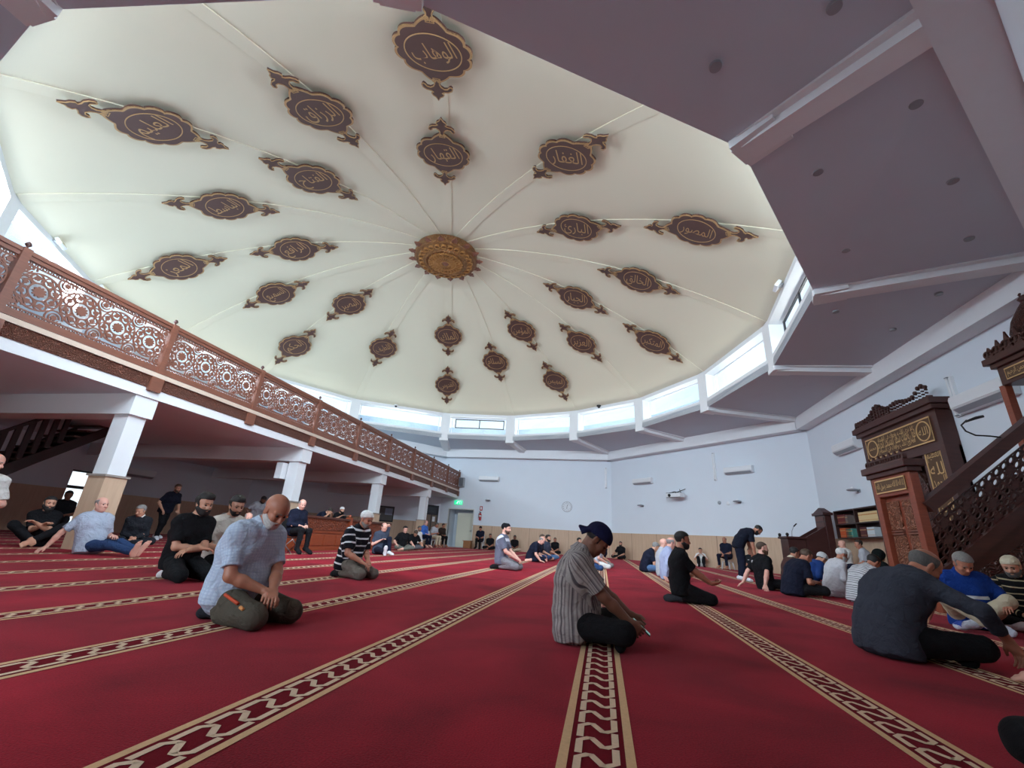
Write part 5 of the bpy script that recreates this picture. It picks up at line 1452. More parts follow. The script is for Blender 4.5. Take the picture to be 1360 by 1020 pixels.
mb = MB(); mb.box(2.62, 3.25, -hw + .1, hw - .1, z0 + .58, z0 + .75); mb.lathe([(.30, z0 + .75), (.33, z0 + .9), (.26, z0 + 1.15), (.12, z0 + 1.4), (.05, z0 + 1.5)], (2.93, 0, 0), 20); mb.build('canopy_dome', WOOD_DC, mn, 40)
mb = MB(); mb.lathe([(.05, z0 + 1.5), (.09, z0 + 1.56), (.04, z0 + 1.62), (.06, z0 + 1.66), (.01, z0 + 1.74)], (2.93, 0, 0), 14); mb.build('finial', WOOD_D, mn, True)
# microphone on a flexible arm above the pulpit handrail
mb = MB(); B0 = V3(6.45, 8.43, 2.72)
ro = empty('gooseneck_microphone', B0, 'black microphone on a curved arm over the pulpit handrail', 'microphone')
mb = MB(); mb.tube([(0, 0, .0), (-.14, 0, .02), (-.34, 0, .03), (-.46, 0, .10), (-.50, 0, .20), (-.40, 0, .29)], .013, 8); mb.build('arm', black_p, ro, True)
mb = MB(); mb.tube([(-.43, 0, .26), (-.26, 0, .33), (-.15, 0, .36)], [.016, .026, .022], 10); mb.build('microphone_head', black_p, ro, True)

# ---- preaching chair in the corner
lc = empty('preaching_chair', (7.25, 18.35, 0), 'small dark wooden preaching seat with a tall back in the corner', 'lectern')
DW = wood('wood_chair', srgb(46, 20, 20), srgb(74, 36, 32), 3, .45)
a, b, t, n = wall_frame(4)
lp = lambda u, v, h: (u, -h, v)
mb = MB(); mb.box(-.78, -.20, -.35, .35, 0, 1.28); mb.build('front_box', DW, lc, bevel=.01)
mb = MB(); mb.box(-.84, -.14, -.41, .41, 1.28, 1.36); mb.build('front_top', DW, lc, bevel=.012)
mb = MB(); mb.hexa([(-.20, -.36, 0), (.55, -.36, 0), (.55, -.31, 0), (-.20, -.31, 0), (-.20, -.36, 1.35), (.55, -.36, 1.80), (.55, -.31, 1.80), (-.20, -.31, 1.35)]); mb.hexa([(-.20, .31, 0), (.55, .31, 0), (.55, .36, 0), (-.20, .36, 0), (-.20, .31, 1.35), (.55, .31, 1.80), (.55, .36, 1.80), (-.20, .36, 1.35)]); mb.build('side_panel', DW, lc)
mb = MB(); mb.box(.50, .72, -.38, .38, 0, 2.15); mb.build('back', DW, lc, bevel=.01)
mb = MB(); mb.box(.44, .76, -.45, .45, 2.15, 2.24); mb.hexa([(.46, -.40, 2.24), (.74, -.40, 2.24), (.74, .40, 2.24), (.46, .40, 2.24), (.52, -.02, 2.42), (.70, -.02, 2.42), (.70, .02, 2.42), (.52, .02, 2.42)]); mb.build('pediment', DW, lc)
for i in range(3):
    mb = MB(); mb.box(.485, .50, -.30, .30, 1.55 + i * .2, 1.70 + i * .2); mb.build('back_slat', wood('wood_chair_l', srgb(74, 40, 36), srgb(104, 62, 54), 3, .5), lc, bevel=.006)
for y in (-.36, .36):
    mb = MB(); mb.ell((-.78, y, 1.42), (.055, .055, .065), 12, 8); mb.build('knob', black_p, lc, True)
mb = MB(); mb.box(-.2, .5, -.31, .31, .9, .96); mb.build('seat', DW, lc)
ro = empty('lectern_microphone', (6.75, 18.35, 1.361), 'slim black microphone standing on the preaching seat front', 'microphone')
mb = MB(); mb.lathe([(.01, 0), (.06, 0), (.06, .015), (.01, .02)], (0, 0, 0), 14); mb.build('base', black_p, ro)
mb = MB(); mb.tube([(0, 0, .015), (.02, 0, .2), (.10, 0, .36)], .009, 8); mb.build('stem', steel, ro, True)
mb = MB(); mb.tube([(.10, 0, .36), (.20, -.03, .47)], .022, 10); mb.build('microphone_head', black_p, ro, True)

# ---- wall bookshelf with its books
BX0, BX1, BYA, BYB = 8.0, 8.30, 15.2, 17.85
bs = empty('wall_bookshelf', (8.3, (BYA + BYB) / 2, 1.36), 'dark two-tier bookshelf fixed to the wall behind the pulpit gate', 'bookshelf')
wy = (BYB - BYA) / 2; SHW = wood('shelf_wood', srgb(44, 26, 24), srgb(66, 40, 36), 3, .5)
for nm, z in (('bottom_board', 0), ('middle_board', .44), ('top_board', .88)):
    mb = MB(); mb.box(-.3, 0, -wy, wy, z, z + .035); mb.build(nm, SHW, bs)
for y in (-wy, -.02, wy - .035):
    mb = MB(); mb.box(-.3, 0, y, y + .035, .035, .88); mb.build('upright', SHW, bs)
mb = MB(); mb.box(-.02, -.005, -wy, wy, .035, .88); mb.build('back_board', mat('shelf_back', srgb(40, 26, 26), .7, bump=0), bs)
cols = {'maroon': srgb(110, 44, 44), 'orange': srgb(186, 84, 44), 'cream': srgb(214, 190, 140), 'green': srgb(52, 96, 78), 'teal': srgb(80, 140, 128), 'grey': srgb(110, 96, 90), 'white': srgb(196, 204, 208), 'dark red': srgb(84, 34, 38), 'brown': srgb(104, 72, 60)}
pages = mat('book_pages', srgb(220, 210, 190), .8, bump=0)
proto = {}
def book(y, z, w_, h_, c, label, grp, d=.22):
    key = (c, round(w_, 3), round(h_, 3))
    if key in proto:
        o = copy_tree(proto[key])
    else:
        o = MB().box(-d, -.0, -w_ / 2, w_ / 2, 0, h_).build('book', mat('book_' + c, cols[c], .6, bump=0)); proto[key] = o
        mb = MB(); mb.box(-d - .003, -d, -w_ * .4, w_ * .4, h_ * .68, h_ * .78); mb.box(-d - .003, -d, -w_ * .4, w_ * .4, h_ * .15, h_ * .2); mb.build('spine_label', GOLD if c != 'cream' else mat('spine_orange', srgb(190, 120, 60), .6, bump=0), o)
    o.location = (8.275, y, z); tag(o, label, 'book', grp); return o
zb1, zb2 = 1.36 + .036, 1.36 + .476
y = BYB - .10
def run(y, z, n, w_, h_, c, lab, grp):
    for i in range(n):
        book(y - w_ / 2, z, w_ - .003, h_, c, lab, grp); y -= w_
    return y
y = run(y, zb2, 9, .055, .30, 'maroon', 'maroon book in the matching row at the far end of the upper shelf', 'books on the upper shelf')
y = run(y - .02, zb2, 3, .05, .27, 'grey', 'grey-brown book just before the divider on the upper shelf', 'books on the upper shelf')
y = (BYA + BYB) / 2 - .12
y = run(y, zb2, 17, .062, .30, 'cream', 'cream and gold book in the matching set on the upper shelf', 'books on the upper shelf')
y = BYB - .12
y = run(y, zb1, 7, .05, .31, 'orange', 'orange book at the far end of the lower shelf', 'books on the lower shelf')
y = run(y - .05, zb1, 3, .045, .28, 'brown', 'brown book between the orange and green ones', 'books on the lower shelf')
y = run(y, zb1, 4, .045, .27, 'green', 'dark green book beside the brown ones on the lower shelf', 'books on the lower shelf')
y = run(y, zb1, 2, .05, .28, 'teal', 'pale teal book next to the dark green ones', 'books on the lower shelf')
y = (BYA + BYB) / 2 - .06
y = run(y, zb1, 7, .05, .29, 'dark red', 'dark red book right of the divider on the lower shelf', 'books on the lower shelf')
y = run(y - .04, zb1, 8, .05, .28, 'white', 'pale grey book behind the pulpit gate on the lower shelf', 'books on the lower shelf')
extinguisher(4, 8.34, 18.05, 1.665, 'red fire extinguisher on the wall left of the bookshelf')
# ------------------------------------------------------------------ the congregation
blk = fabric('cloth_black', (.008, .008, .010)); nvy = fabric('cloth_navy', srgb(24, 28, 46)); blk2 = fabric('cloth_charcoal', srgb(34, 36, 42))
wht = fabric('cloth_white', srgb(226, 224, 220)); jean = fabric('cloth_denim', srgb(44, 66, 104)); jean2 = fabric('cloth_faded_denim', srgb(84, 112, 150))
beige = fabric('cloth_beige', srgb(196, 180, 156)); gtr = fabric('cloth_grey', srgb(96, 96, 102)); lgrey = fabric('cloth_pale_grey', srgb(186, 188, 196))
capw = fabric('cap_white', srgb(228, 226, 224)); capb = fabric('cap_black', srgb(20, 20, 24))
white_sock = fabric('sock_white', srgb(226, 226, 230)); dark_sock = fabric('sock_dark', srgb(50, 52, 58))
F0, F1, F2, F3 = .0058, .0085, .0115, .015
def P_(label, loc, rz=0, **kw): return person(label, loc, rz, **kw)

# nearest four
P_('broad bald man with white beard kneeling in pale blue check shirt and olive trousers', (-2.58, 2.99, 0), -8, pose='kneel', h=F0, seat=.175, hem=.04, fat=1.2, sc=.94, lean=-1, hunch=27, nod=34, yaw=-4, hl=(.37, -.01, .235), hr=(.34, -.06, .235), spread=.03, curl=.75,
   shirt=fabric('shirt_blue_check', srgb(198, 212, 230), 'plaid', srgb(180, 196, 220), srgb(168, 186, 212), .022, .4), trousers=fabric('trousers_olive', srgb(86, 80, 70)), collar='self', skin_='tan', hair='white', hstyle=None, beard=('white', 'short'), feet='sock', sock=blk2, shorts=.82, poleL=(-.35, .7, -.5), poleR=(-.35, -.7, -.5))
P_('man in backward navy cap and grey striped shirt sitting with phone on the centre stripe', (-.21, 3.55, 0), 2, pose='cross', h=F0, fat=1.20, sc=.93, lean=-8, hunch=30, nod=46, yaw=0, hl=(.47, .06, .17), hr=(.44, -.10, .15), curl=.95, poleL=(-.2, .6, -.6), poleR=(-.2, -.5, -.6),
   shirt=fabric('shirt_grey_stripe', srgb(176, 170, 166), 'vstripe', srgb(136, 128, 130), srgb(96, 90, 94), .021, .38), trousers=blk, collar='self', skin_='dark', hair='black', hstyle='crop', cap='backward', capm=fabric('cap_navy', srgb(26, 28, 64)), feet='sock', sock=blk, fingers={1: ((.75, 0, -.65), (0, -1, 0)), -1: ((.75, .1, -.65), (0, 1, 0))})
P_('heavy man in charcoal long sleeved shirt sitting with his back turned at right', (2.10, 4.22, 0), 16, pose='cross', h=F0, fat=1.16, sc=1.04, lean=8, hunch=54, nod=42, yaw=-12, hl='lap', hr=(.50, -.38, .20), sleeve='roll', curl=.6, poleR=(-.3, -.6, .2),
   shirt=fabric('shirt_charcoal', srgb(62, 66, 78)), trousers=blk, collar='self', skin_='tan', hair='salt', hstyle='fringe', feet='sock', sock=blk, fingers={-1: ((.5, -.1, -.85), (-.8, 0, -.5))})
P_('man with grey hair in bright blue jacket and beige trousers sitting against the pulpit', (4.22, 6.62, 0), -118, pose='kneesup', h=F1, fat=1.12, sc=.95, lean=-4, hunch=30, nod=38, yaw=25, hl=(.30, .30, .30), hr=(.05, -.42, .05), sleeve='short', legs=dict(kL=(.25, .28, .32), aL=(.40, -.02, .09), tL=(.50, -.18, .05), kR=(.28, -.20, .30), aR=(.46, .12, .08), tR=(.58, .24, .05)),
   shirt=fabric('jacket_blue', srgb(22, 56, 132), 'block', srgb(220, 222, 226), None, .25, .30), trousers=fabric('chino_beige', srgb(196, 184, 158)), skin_='tan', hair='grey', hstyle='short', feet='sock', sock=fabric('sock_blue_white', srgb(206, 212, 228)), collar='self')
P_('bearded man in cream cap and dark striped jumper at the right edge', (4.95, 6.90, 0), -120, pose='cross', h=F1, sc=.93, lean=0, hunch=24, nod=22, yaw=-18, hl='knee', hr='lap', sleeve='long', shirt=fabric('jumper_stripe', srgb(24, 24, 26), 'hstripe', srgb(176, 160, 128), None, .075, .18), trousers=blk, skin_='mid', hair='dark', beard=('salt', 'short'), cap='kufi', capm=fabric('cap_cream', srgb(214, 204, 178)), feet='sock', sock=white_sock)
# two people cut by the right edge
P_('person at the right edge whose bare foot alone shows', (3.03, 3.36, 0), 134, pose='kneesup', h=F1, lean=-8, hunch=16, nod=8, hl='thigh', hr='thigh', shirt=blk, trousers=nvy, skin_='pink', hair='dark')
P_('person at the lower right corner, only a black trouser knee showing', (1.83, 2.02, 0), 135, pose='cross', h=F1, sc=.94, lean=-26, hunch=8, nod=0, hl='lap', hr='lap', shirt=blk, trousers=blk, skin_='mid', hair='dark')

# left of the hall
P_('young bearded man in black t-shirt kneeling behind the man in blue check', (-4.76, 4.55, 0), -16, pose='kneel', h=F1, sc=.95, lean=2, hunch=18, nod=10, yaw=6, hl=(.30, -.10, .34), hr=(.26, .06, .36), spread=.03, shirt=blk, trousers=fabric('track_black', srgb(26, 27, 30)), skin_='mid', hair='black', beard=('black', 'full'), feet='sock', sock=white_sock, poleL=(-.2, .8, -.4), poleR=(-.2, -.8, -.4), hstyle='tuft')
P_('young man with dark quiff in cream t-shirt behind the man in blue check', (-4.82, 5.15, 0), -22, pose='kneel', h=F1, sc=.97, lean=0, hunch=12, nod=16, yaw=0, hl='thigh', hr='lap', shirt=fabric('tee_cream', srgb(216, 208, 196)), trousers=blk, skin_='mid', hair='black', hstyle='tuft', beard=('black', 'stub'), feet='sock', sock=blk)
P_('older man in white cap and black striped polo kneeling on the carpet', (-3.62, 6.22, 0), -14, pose='kneel', h=F1, fat=1.06, sc=.95, lean=5, hunch=22, nod=20, hl=(.34, .05, .26), hr=(.36, -.09, .24), shirt=fabric('polo_stripe', srgb(16, 17, 26), 'hstripe', srgb(222, 222, 226), None, .105, .22), trousers=fabric('trousers_taupe', srgb(108, 100, 92)), collar='self', skin_='tan', hair='grey', hstyle='crop', beard=('grey', 'stub'), cap='kufi', capm=capw, feet='sock', sock=blk)
P_('bald man in pale blue polo and jeans leaning back against the first column', (-8.45, 6.28, 0), 10, pose='out', twist=-30, h=F1, fat=1.14, lean=-14, hunch=12, nod=0, yaw=20, hr=(-.40, -.36, .05), hl='thigh', legs=dict(kL=(.40, .12, .20), kR=(.42, -.08, .16)), shirt=fabric('polo_pale', srgb(178, 188, 206)), trousers=jean, collar='self', skin_='pink', hair='grey', hstyle='fringe', poleR=(-.6, -.5, .2))
P_('bearded man in black sitting with crossed bare feet at far left', (-10.35, 6.75, 0), -44, pose='kneesup', h=F1, lean=2, hunch=24, nod=6, yaw=25, hl=(.42, -.02, .42), hr=(.36, .08, .40), legs=dict(kL=(.24, .30, .34), aL=(.46, -.02, .08), tL=(.58, -.05, .05), kR=(.24, -.30, .34), aR=(.44, .08, .08), tR=(.58, .10, .05)), shirt=blk, trousers=blk, skin_='mid', hair='black', beard=('black', 'long'), hstyle='short')
P_('man in white shirt seated in a chair, cut by the left edge', (-7.9, 4.30, 0), -30, pose='chair', h=F1, lean=2, hunch=14, nod=10, yaw=60, hl='thigh', hr='thigh', shirt=wht, trousers=gtr, skin_='pink', hair='grey', hstyle='fringe')
P_('grey haired man in dark cardigan sitting cross-legged behind the first column', (-10.35, 8.55, 0), -42, pose='cross', h=F1, lean=2, hunch=22, nod=22, yaw=-35, hl='lap', hr='lap', sleeve='long', shirt=blk2, trousers=blk2, collar=wht, skin_='mid', hair='grey', hstyle='short')
P_('bearded man in black t-shirt walking bent forward under the balcony', (-13.2, 11.6, 0), -6, pose='stand', h=F1, lean=12, hunch=14, nod=12, yaw=-5, hl=(.30, .17, .90), hr=(.22, -.26, .88), legs=dict(kR=(.14, -.10, .50), aR=(.10, -.10, .09), kL=(-.06, .10, .50), aL=(-.20, .10, .12)), shirt=fabric('tee_navy', srgb(22, 26, 40)), trousers=blk, skin_='mid', hair='brown', beard=('brown', 'short'), feet='shoe', sock=white_sock)
P_('dark figure of a man sitting before the bright glass door', (-15.0, 10.1, 0), -30, pose='stool', seat=.42, h=F2, lean=0, hunch=15, nod=10, shirt=blk, trousers=blk, skin_='dark', hair='black')
P_('man in white shirt standing bent near the second column', (-12.4, 14.4, 0), -25, pose='stand', h=F2, lean=14, hunch=22, nod=40, hl='hang', hr='hang', shirt=lgrey, trousers=jean, skin_='dark', hair='black', beard=('black', 'short'))
P_('bald man sitting low behind the young man in cream', (-9.03, 10.20, 0), -30, pose='cross', h=F2, lean=0, hunch=18, nod=15, shirt=blk, trousers=blk, skin_='pink', hair='grey', hstyle='fringe', hl='lap', hr='lap')
P_('grey haired man seen between the two young men', (-12.06, 12.60, 0), -30, pose='cross', h=F2, lean=0, hunch=18, nod=15, shirt=gtr, trousers=blk, skin_='mid', hair='grey', hl='lap', hr='lap')
P_('bald man in dark suit sitting on a folding chair by the second column', (-7.72, 10.44, 0), -18, pose='chair', h=F1, fat=1.08, lean=-4, hunch=12, nod=22, yaw=-10, hl='thigh', hr='thigh', sleeve='long', collar=wht, shirt=nvy, trousers=blk, skin_='pink', hair='grey', hstyle='fringe', feet='shoe', sock=blk)
P_('man in white cap resting on the carved counter', (-9.45, 14.9, 0), -20, pose='stand', sc=.86, h=F2, lean=14, hunch=22, nod=15, hl=(.50, .20, 1.24), hr=(.50, -.18, 1.24), shirt=blk, trousers=blk, skin_='mid', hair='dark', beard=('black', 'full'), cap='kufi', capm=capw)
P_('bare armed man in black bending over the carved counter', (-9.45, 13.75, 0), 15, pose='stand', sc=.86, h=F2, lean=22, hunch=34, nod=50, hl=(.50, .12, 1.24), hr=(.48, -.22, 1.24), shirt=nvy, trousers=blk, skin_='mid', hair='dark')
P_('man in grey t-shirt and white socks holding a hand to his face by the counter', (-6.62, 13.0, 0), -34, pose='kneesup', h=F1, lean=-10, hunch=34, nod=10, hl=(.14, .05, .80), hr=(.20, -.10, .40), legs=dict(kR=(.42, -.16, .12), aR=(.80, -.24, .08), tR=(.88, -.28, .22)), shirt=fabric('tee_slate', srgb(64, 70, 86)), trousers=nvy, skin_='pink', hair='dark', hstyle='fringe', feet='sock', sock=white_sock)
P_('young man in black vest sitting cross-legged right of the counter', (-7.67, 16.90, 0), -45, pose='cross', h=F2, lean=0, hunch=20, nod=12, hl='knee', hr='knee', shirt=blk, trousers=fabric('trousers_sage', srgb(110, 112, 104)), skin_='pink', hair='black')
P_('hunched man in black t-shirt with a lowered head near the far columns', (-7.95, 18.50, 0), -50, pose='cross', h=F2, lean=8, hunch=40, nod=50, hl='knee', hr='knee', shirt=blk, trousers=gtr, skin_='mid', hair='brown')
P_('man in white shirt kneeling upright left of the row of chairs', (-8.75, 20.90, 0), -25, pose='kneel', h=F2, lean=0, hunch=10, nod=8, hl='thigh', hr='thigh', shirt=wht, trousers=blk, sleeve='long', skin_='tan', hair='salt', beard=('salt', 'stub'))
P_('man in bright blue shirt sitting on a white chair', (-9.0, 22.2, 0), -20, pose='chair', h=F2, lean=0, hunch=12, nod=14, hl='thigh', hr='thigh', sleeve='long', shirt=fabric('shirt_sky', srgb(70, 110, 190)), trousers=nvy, skin_='pink', hair='grey', hstyle='fringe')
P_('man in white polo and beige trousers reading on a white chair', (-9.15, 24.0, 0), -20, pose='chair', h=F2, fat=1.1, lean=4, hunch=18, nod=28, hl=(.30, .06, .74), hr=(.30, -.08, .74), shirt=lgrey, trousers=beige, skin_='tan', hair='salt')
P_('man in dark olive vest sitting on the chair nearest the white door', (-9.3, 25.7, 0), -35, pose='chair', h=F2, lean=2, hunch=18, nod=12, hl='thigh', hr='thigh', shirt=fabric('vest_olive', srgb(58, 48, 42)), trousers=blk, skin_='tan', hair='black', sleeve='long')
P_('man in navy shirt and dark cap on a white chair right of the white door', (-7.3, 27.2, 0), -90, pose='chair', h=F2, fat=1.1, lean=0, hunch=14, nod=18, hl='lap', hr='thigh', shirt=nvy, trousers=blk, skin_='tan', hair='black', cap='kufi', capm=capb, feet='shoe', sock=blk)
P_('man in black sitting on the floor beside the chair at the far wall', (-6.70, 27.30, 0), -80, pose='cross', h=F2, lean=-4, hunch=14, nod=12, hl='lap', hr='lap', shirt=blk, trousers=blk, skin_='tan', hair='black')
P_('dark clothed man on the far wall behind the man in grey t-shirt and skullcap', (-5.16, 27.20, 0), -80, pose='cross', h=F2, lean=-4, hunch=14, nod=12, hl='lap', hr='lap', shirt=blk, trousers=beige, skin_='dark', hair='black')
P_('man in grey and white t-shirt and black skullcap kneeling upright', (-2.28, 10.5, 0), -6, pose='kneel', h=F1, sc=1.0, lean=-2, hunch=10, nod=4, hl=(.36, .06, .27), hr=(.36, -.10, .27), shirt=fabric('tee_grey_yoke', srgb(104, 106, 122), 'yoke', srgb(206, 208, 216), None, .40, 1), trousers=fabric('trousers_grey', srgb(122, 118, 122)), skin_='pink', hair='black', hstyle='crop', beard=('brown', 'stub'), cap='kufi', capm=capb, feet='sock', sock=blk)
P_('bald man in navy t-shirt kneeling low with one hand on the carpet', (-2.39, 15.60, 0), -4, pose='side', h=F2, lean=14, hunch=32, nod=36, hl=(.42, .14, .10), hr=(.40, -.22, .05), shirt=nvy, trousers=nvy, skin_='pink', hair='grey', hstyle='fringe', fat=1.1)
P_('dark haired man with stubble leaning behind the bald man in navy', (-2.31, 16.70, 0), -12, pose='cross', h=F2, lean=4, hunch=18, nod=6, hl='knee', hr='lap', shirt=nvy, trousers=jean, skin_='mid', hair='brown')
P_('bearded man in slate grey t-shirt at the right of the group of three', (-2.14, 17.60, 0), -20, pose='cross', h=F2, lean=0, hunch=14, nod=6, hl='knee', hr='knee', shirt=fabric('tee_slate', srgb(64, 70, 86)), trousers=jean2, skin_='mid', hair='black', beard=('black', 'full'))
P_('man in black polo sitting cross-legged against the far wall boards', (-2.71, 27.00, 0), -95, pose='cross', h=F2, lean=-4, hunch=12, nod=6, hl='lap', hr='lap', shirt=blk, trousers=blk, skin_='tan', hair='dark', hstyle='crop', collar='self')
P_('man in black half hidden behind the navy cap', (-1.11, 20.50, 0), -30, pose='cross', h=F2, lean=0, hunch=16, nod=10, hl='lap', hr='lap', shirt=blk, trousers=blk, skin_='mid', hair='black')
P_('kneeling man in blue jeans hidden behind the man with the phone', (-0.38, 13.20, 0), -4, pose='kneel', h=F2, lean=8, hunch=22, nod=30, hl='thigh', hr='thigh', shirt=wht, trousers=jean, skin_='pink', hair='dark', sc=.82)
P_('kneeling man in white trousers hidden behind the man with the phone', (-0.16, 14.30, 0), -4, pose='kneel', h=F2, lean=8, hunch=22, nod=30, hl='thigh', hr='thigh', shirt=lgrey, trousers=wht, skin_='pink', hair='dark', sc=.82)
P_('kneeling man in grey trousers, farthest of three behind the man with the phone', (-0.05, 15.50, 0), -4, pose='kneel', h=F2, lean=8, hunch=22, nod=30, hl='thigh', hr='thigh', shirt=nvy, trousers=fabric('trousers_stone', srgb(140, 132, 130)), skin_='mid', hair='dark', sc=.82)
P_('bearded man in black sitting cross-legged in the far corner', (1.00, 26.20, 0), -115, pose='cross', h=F2, lean=-4, hunch=12, nod=6, hl='lap', hr='knee', shirt=blk, trousers=blk, skin_='mid', hair='dark', beard=('black', 'full'), hstyle='crop')

# right of the centre
P_('grey haired man in navy polo and jeans reading on the carpet', (1.21, 14.20, 0), 6, pose='cross', h=F2, fat=1.08, lean=8, hunch=34, nod=32, hl=(.36, .06, .44), hr=(.34, -.10, .42), shirt=nvy, trousers=jean2, skin_='mid', hair='grey', collar='self')
P_('bald man with glasses and white shirt sitting tall behind the lilac shirt', (1.49, 12.60, 0), 4, pose='cross', h=F2, lean=-2, hunch=12, nod=6, hl='lap', hr='lap', sleeve='long', shirt=lgrey, trousers=nvy, skin_='pink', hair='grey', hstyle=None, glasses=True, collar='self')
P_('balding man in lilac striped shirt leaning on one hand', (1.43, 11.20, 0), 8, pose='side', h=F1, lean=-4, hunch=22, nod=14, hl='knee', hr=(-.16, -.36, .04), sleeve='long', shirt=fabric('shirt_lilac', srgb(178, 186, 214), 'vstripe', srgb(160, 168, 202), None, .022, .4), trousers=nvy, skin_='pink', hair='grey', hstyle='fringe', collar='self', feet='sock', sock=blk)
P_('man in grey top half hidden behind the bearded man in black', (2.01, 13.60, 0), 0, pose='cross', h=F2, lean=2, hunch=22, nod=16, hl='lap', hr='lap', shirt=gtr, trousers=beige, skin_='mid', hair='black')
P_('bearded man in black t-shirt kneeling with open hands in front', (1.02, 6.74, 0), 0, pose='kneel', h=F1, sc=.89, lean=-4, hunch=14, nod=6, hl=(.44, .06, .28), hr=(.44, -.10, .28), shirt=blk, trousers=blk, skin_='tan', hair='black', hstyle='short', beard=('black', 'full'), feet='sock', sock=dark_sock, poleL=(-.5, .5, -.7), poleR=(-.5, -.5, -.7), curl=.4, fingers={1: ((.95, -.1, .1), (0, -.5, .9)), -1: ((.95, .1, .1), (0, .5, .9))})
P_('boy in white t-shirt and black trousers sitting by the far right wall', (4.51, 23.20, 0), -100, pose='kneesup', h=F2, sc=.9, lean=-4, hunch=20, nod=10, hl='knee', hr='knee', shirt=wht, trousers=blk, skin_='mid', hair='black', feet='sock', sock=blk)
P_('broad man in navy sitting on the white stool by the wall', (5.33, 21.85, 0), -130, pose='stool', h=F2, fat=1.18, seat=.53, lean=-2, hunch=12, nod=10, hl='lap', hr='lap', shirt=nvy, trousers=nvy, skin_='tan', hair='salt', hstyle='fringe', spread=.05)
P_('man in navy bowing forward with hands on his knees', (3.55, 13.25, 0), 0, pose='bow', h=F1, lean=16, hunch=62, nod=58, hl=(.34, .12, .66), hr=(.34, -.14, .66), shirt=fabric('tee_navy', srgb(22, 26, 40)), trousers=nvy, skin_='tan', hair='black', hstyle='crop', beard=('black', 'short'), feet='shoe', sock=white_sock)
P_('seated man in dark grey tee behind the bowing man', (5.96, 20.60, 0), -130, pose='cross', h=F2, lean=-4, hunch=16, nod=14, hl='lap', hr='lap', shirt=blk2, trousers=blk2, skin_='tan', hair='brown')
P_('man with ginger beard in black tee leaning back on both hands', (3.27, 10.60, 0), 22, pose='cross', h=F1, lean=-10, hunch=16, nod=4, yaw=-25, hl=(-.30, .34, .04), hr=(-.30, -.34, .04), shirt=blk, trousers=blk, skin_='pink', hair='brown', hstyle='crop', beard=('ginger', 'full'))
P_('man in brown shirt with pale collar sitting before the preaching seat', (4.25, 12.10, 0), 10, pose='cross', h=F2, lean=4, hunch=22, nod=22, hl='lap', hr='lap', shirt=fabric('shirt_brown', srgb(78, 52, 48)), trousers=blk, collar=fabric('collar_cream', srgb(214, 200, 178)), skin_='tan', hair='black')
P_('stout man in navy shirt hunched over, right of the ginger bearded man', (3.40, 9.55, 0), 12, pose='cross', h=F1, fat=1.2, lean=8, hunch=36, nod=34, hl='lap', hr=(.34, -.16, .26), shirt=nvy, trousers=blk, skin_='tan', hair='brown', hstyle='crop')
P_('man in royal blue shirt and black and white cap bent forward', (4.13, 10.90, 0), 12, pose='cross', h=F1, fat=1.26, sc=1.04, lean=12, hunch=44, nod=44, hl='lap', hr='knee', sleeve='long', shirt=fabric('shirt_royal', srgb(34, 62, 122)), trousers=blk, skin_='mid', hair='black', cap='kufi', capm=fabric('cap_two_tone', srgb(30, 30, 34), 'plaid', srgb(220, 220, 220), None, .3, .5))
P_('old man in white robe and white cap kneeling', (4.31, 10.10, 0), 6, pose='kneel', h=F1, fat=1.15, sc=.92, lean=6, hunch=28, nod=22, hl='thigh', hr='thigh', sleeve='long', robe=True, shirt=fabric('robe_white', srgb(206, 204, 210)), trousers=lgrey, skin_='tan', hair='white', hstyle='crop', beard=('white', 'short'), cap='kufi', capm=capw, feet='sock', sock=white_sock)
P_('bald man in white t-shirt leaning back on the wall under the bookshelf', (7.72, 16.95, 0), 185, pose='stool', h=F2, lean=-8, hunch=14, nod=4, yaw=-20, hl='knee', hr='thigh', shirt=wht, trousers=gtr, skin_='pink', hair='grey', hstyle=None)
P_('dark haired man in white shirt under the bookshelf turned to his neighbour', (7.66, 15.60, 0), 150, pose='stool', h=F2, fat=1.1, lean=-2, hunch=20, nod=10, yaw=30, hl='lap', hr='lap', shirt=lgrey, trousers=nvy, skin_='tan', hair='dark')
P_('person in black hood beside the pulpit gate', (5.76, 11.60, 0), 20, pose='cross', h=F2, sc=1.06, fat=1.1, lean=4, hunch=24, nod=26, hl='lap', hr='lap', sleeve='long', shirt=fabric('hoodie_black', srgb(20, 26, 26)), trousers=blk, skin_='mid', hair='black', cap='hood', capm=fabric('hoodie_black', srgb(20, 26, 26)))
P_('dark haired man in white shirt with thin black stripes bent forward', (4.24, 9.10, 0), 16, pose='cross', h=F1, lean=10, hunch=40, nod=46, hl='lap', hr='lap', shirt=fabric('shirt_thin_stripe', srgb(206, 206, 210), 'hstripe', srgb(44, 46, 54), None, .035, .22), trousers=beige, skin_='tan', hair='black')

# the phone held by the man in the cap
hb = BODIES['man in backward navy cap and grey striped shirt sitting with phone on the centre stripe']
rt = hb['root']; W_ = Matrix.Translation(rt.location) @ Matrix.Rotation(rt.rotation_euler[2], 4, 'Z')
pw = [np.array(W_ @ Vector(hb['hands'][s][2] * hb['sc'])) for s in (1, -1)]
pc_ = (pw[0] + pw[1]) / 2 + V3(.075, .0, -.045)
ph = empty('phone', pc_, 'phone with lit screen held low by the man in the navy cap', 'phone')
ax = nrm(V3(.75, -.1, -.62)); ay = nrm(V3(.1, 1, 0)); ay = nrm(ay - ax * (ax @ ay)); az = np.cross(ax, ay)
mb = MB(); mb.obox((0, 0, 0), ax * .075, ay * .036, az * .0045); mb.build('case', black_p, ph, bevel=.004)
mb = MB(); mb.obox(az * .0052, ax * .069, ay * .032, az * .0006); mb.build('screen', emit('phone_screen', (.30, .60, .58), .35), ph)
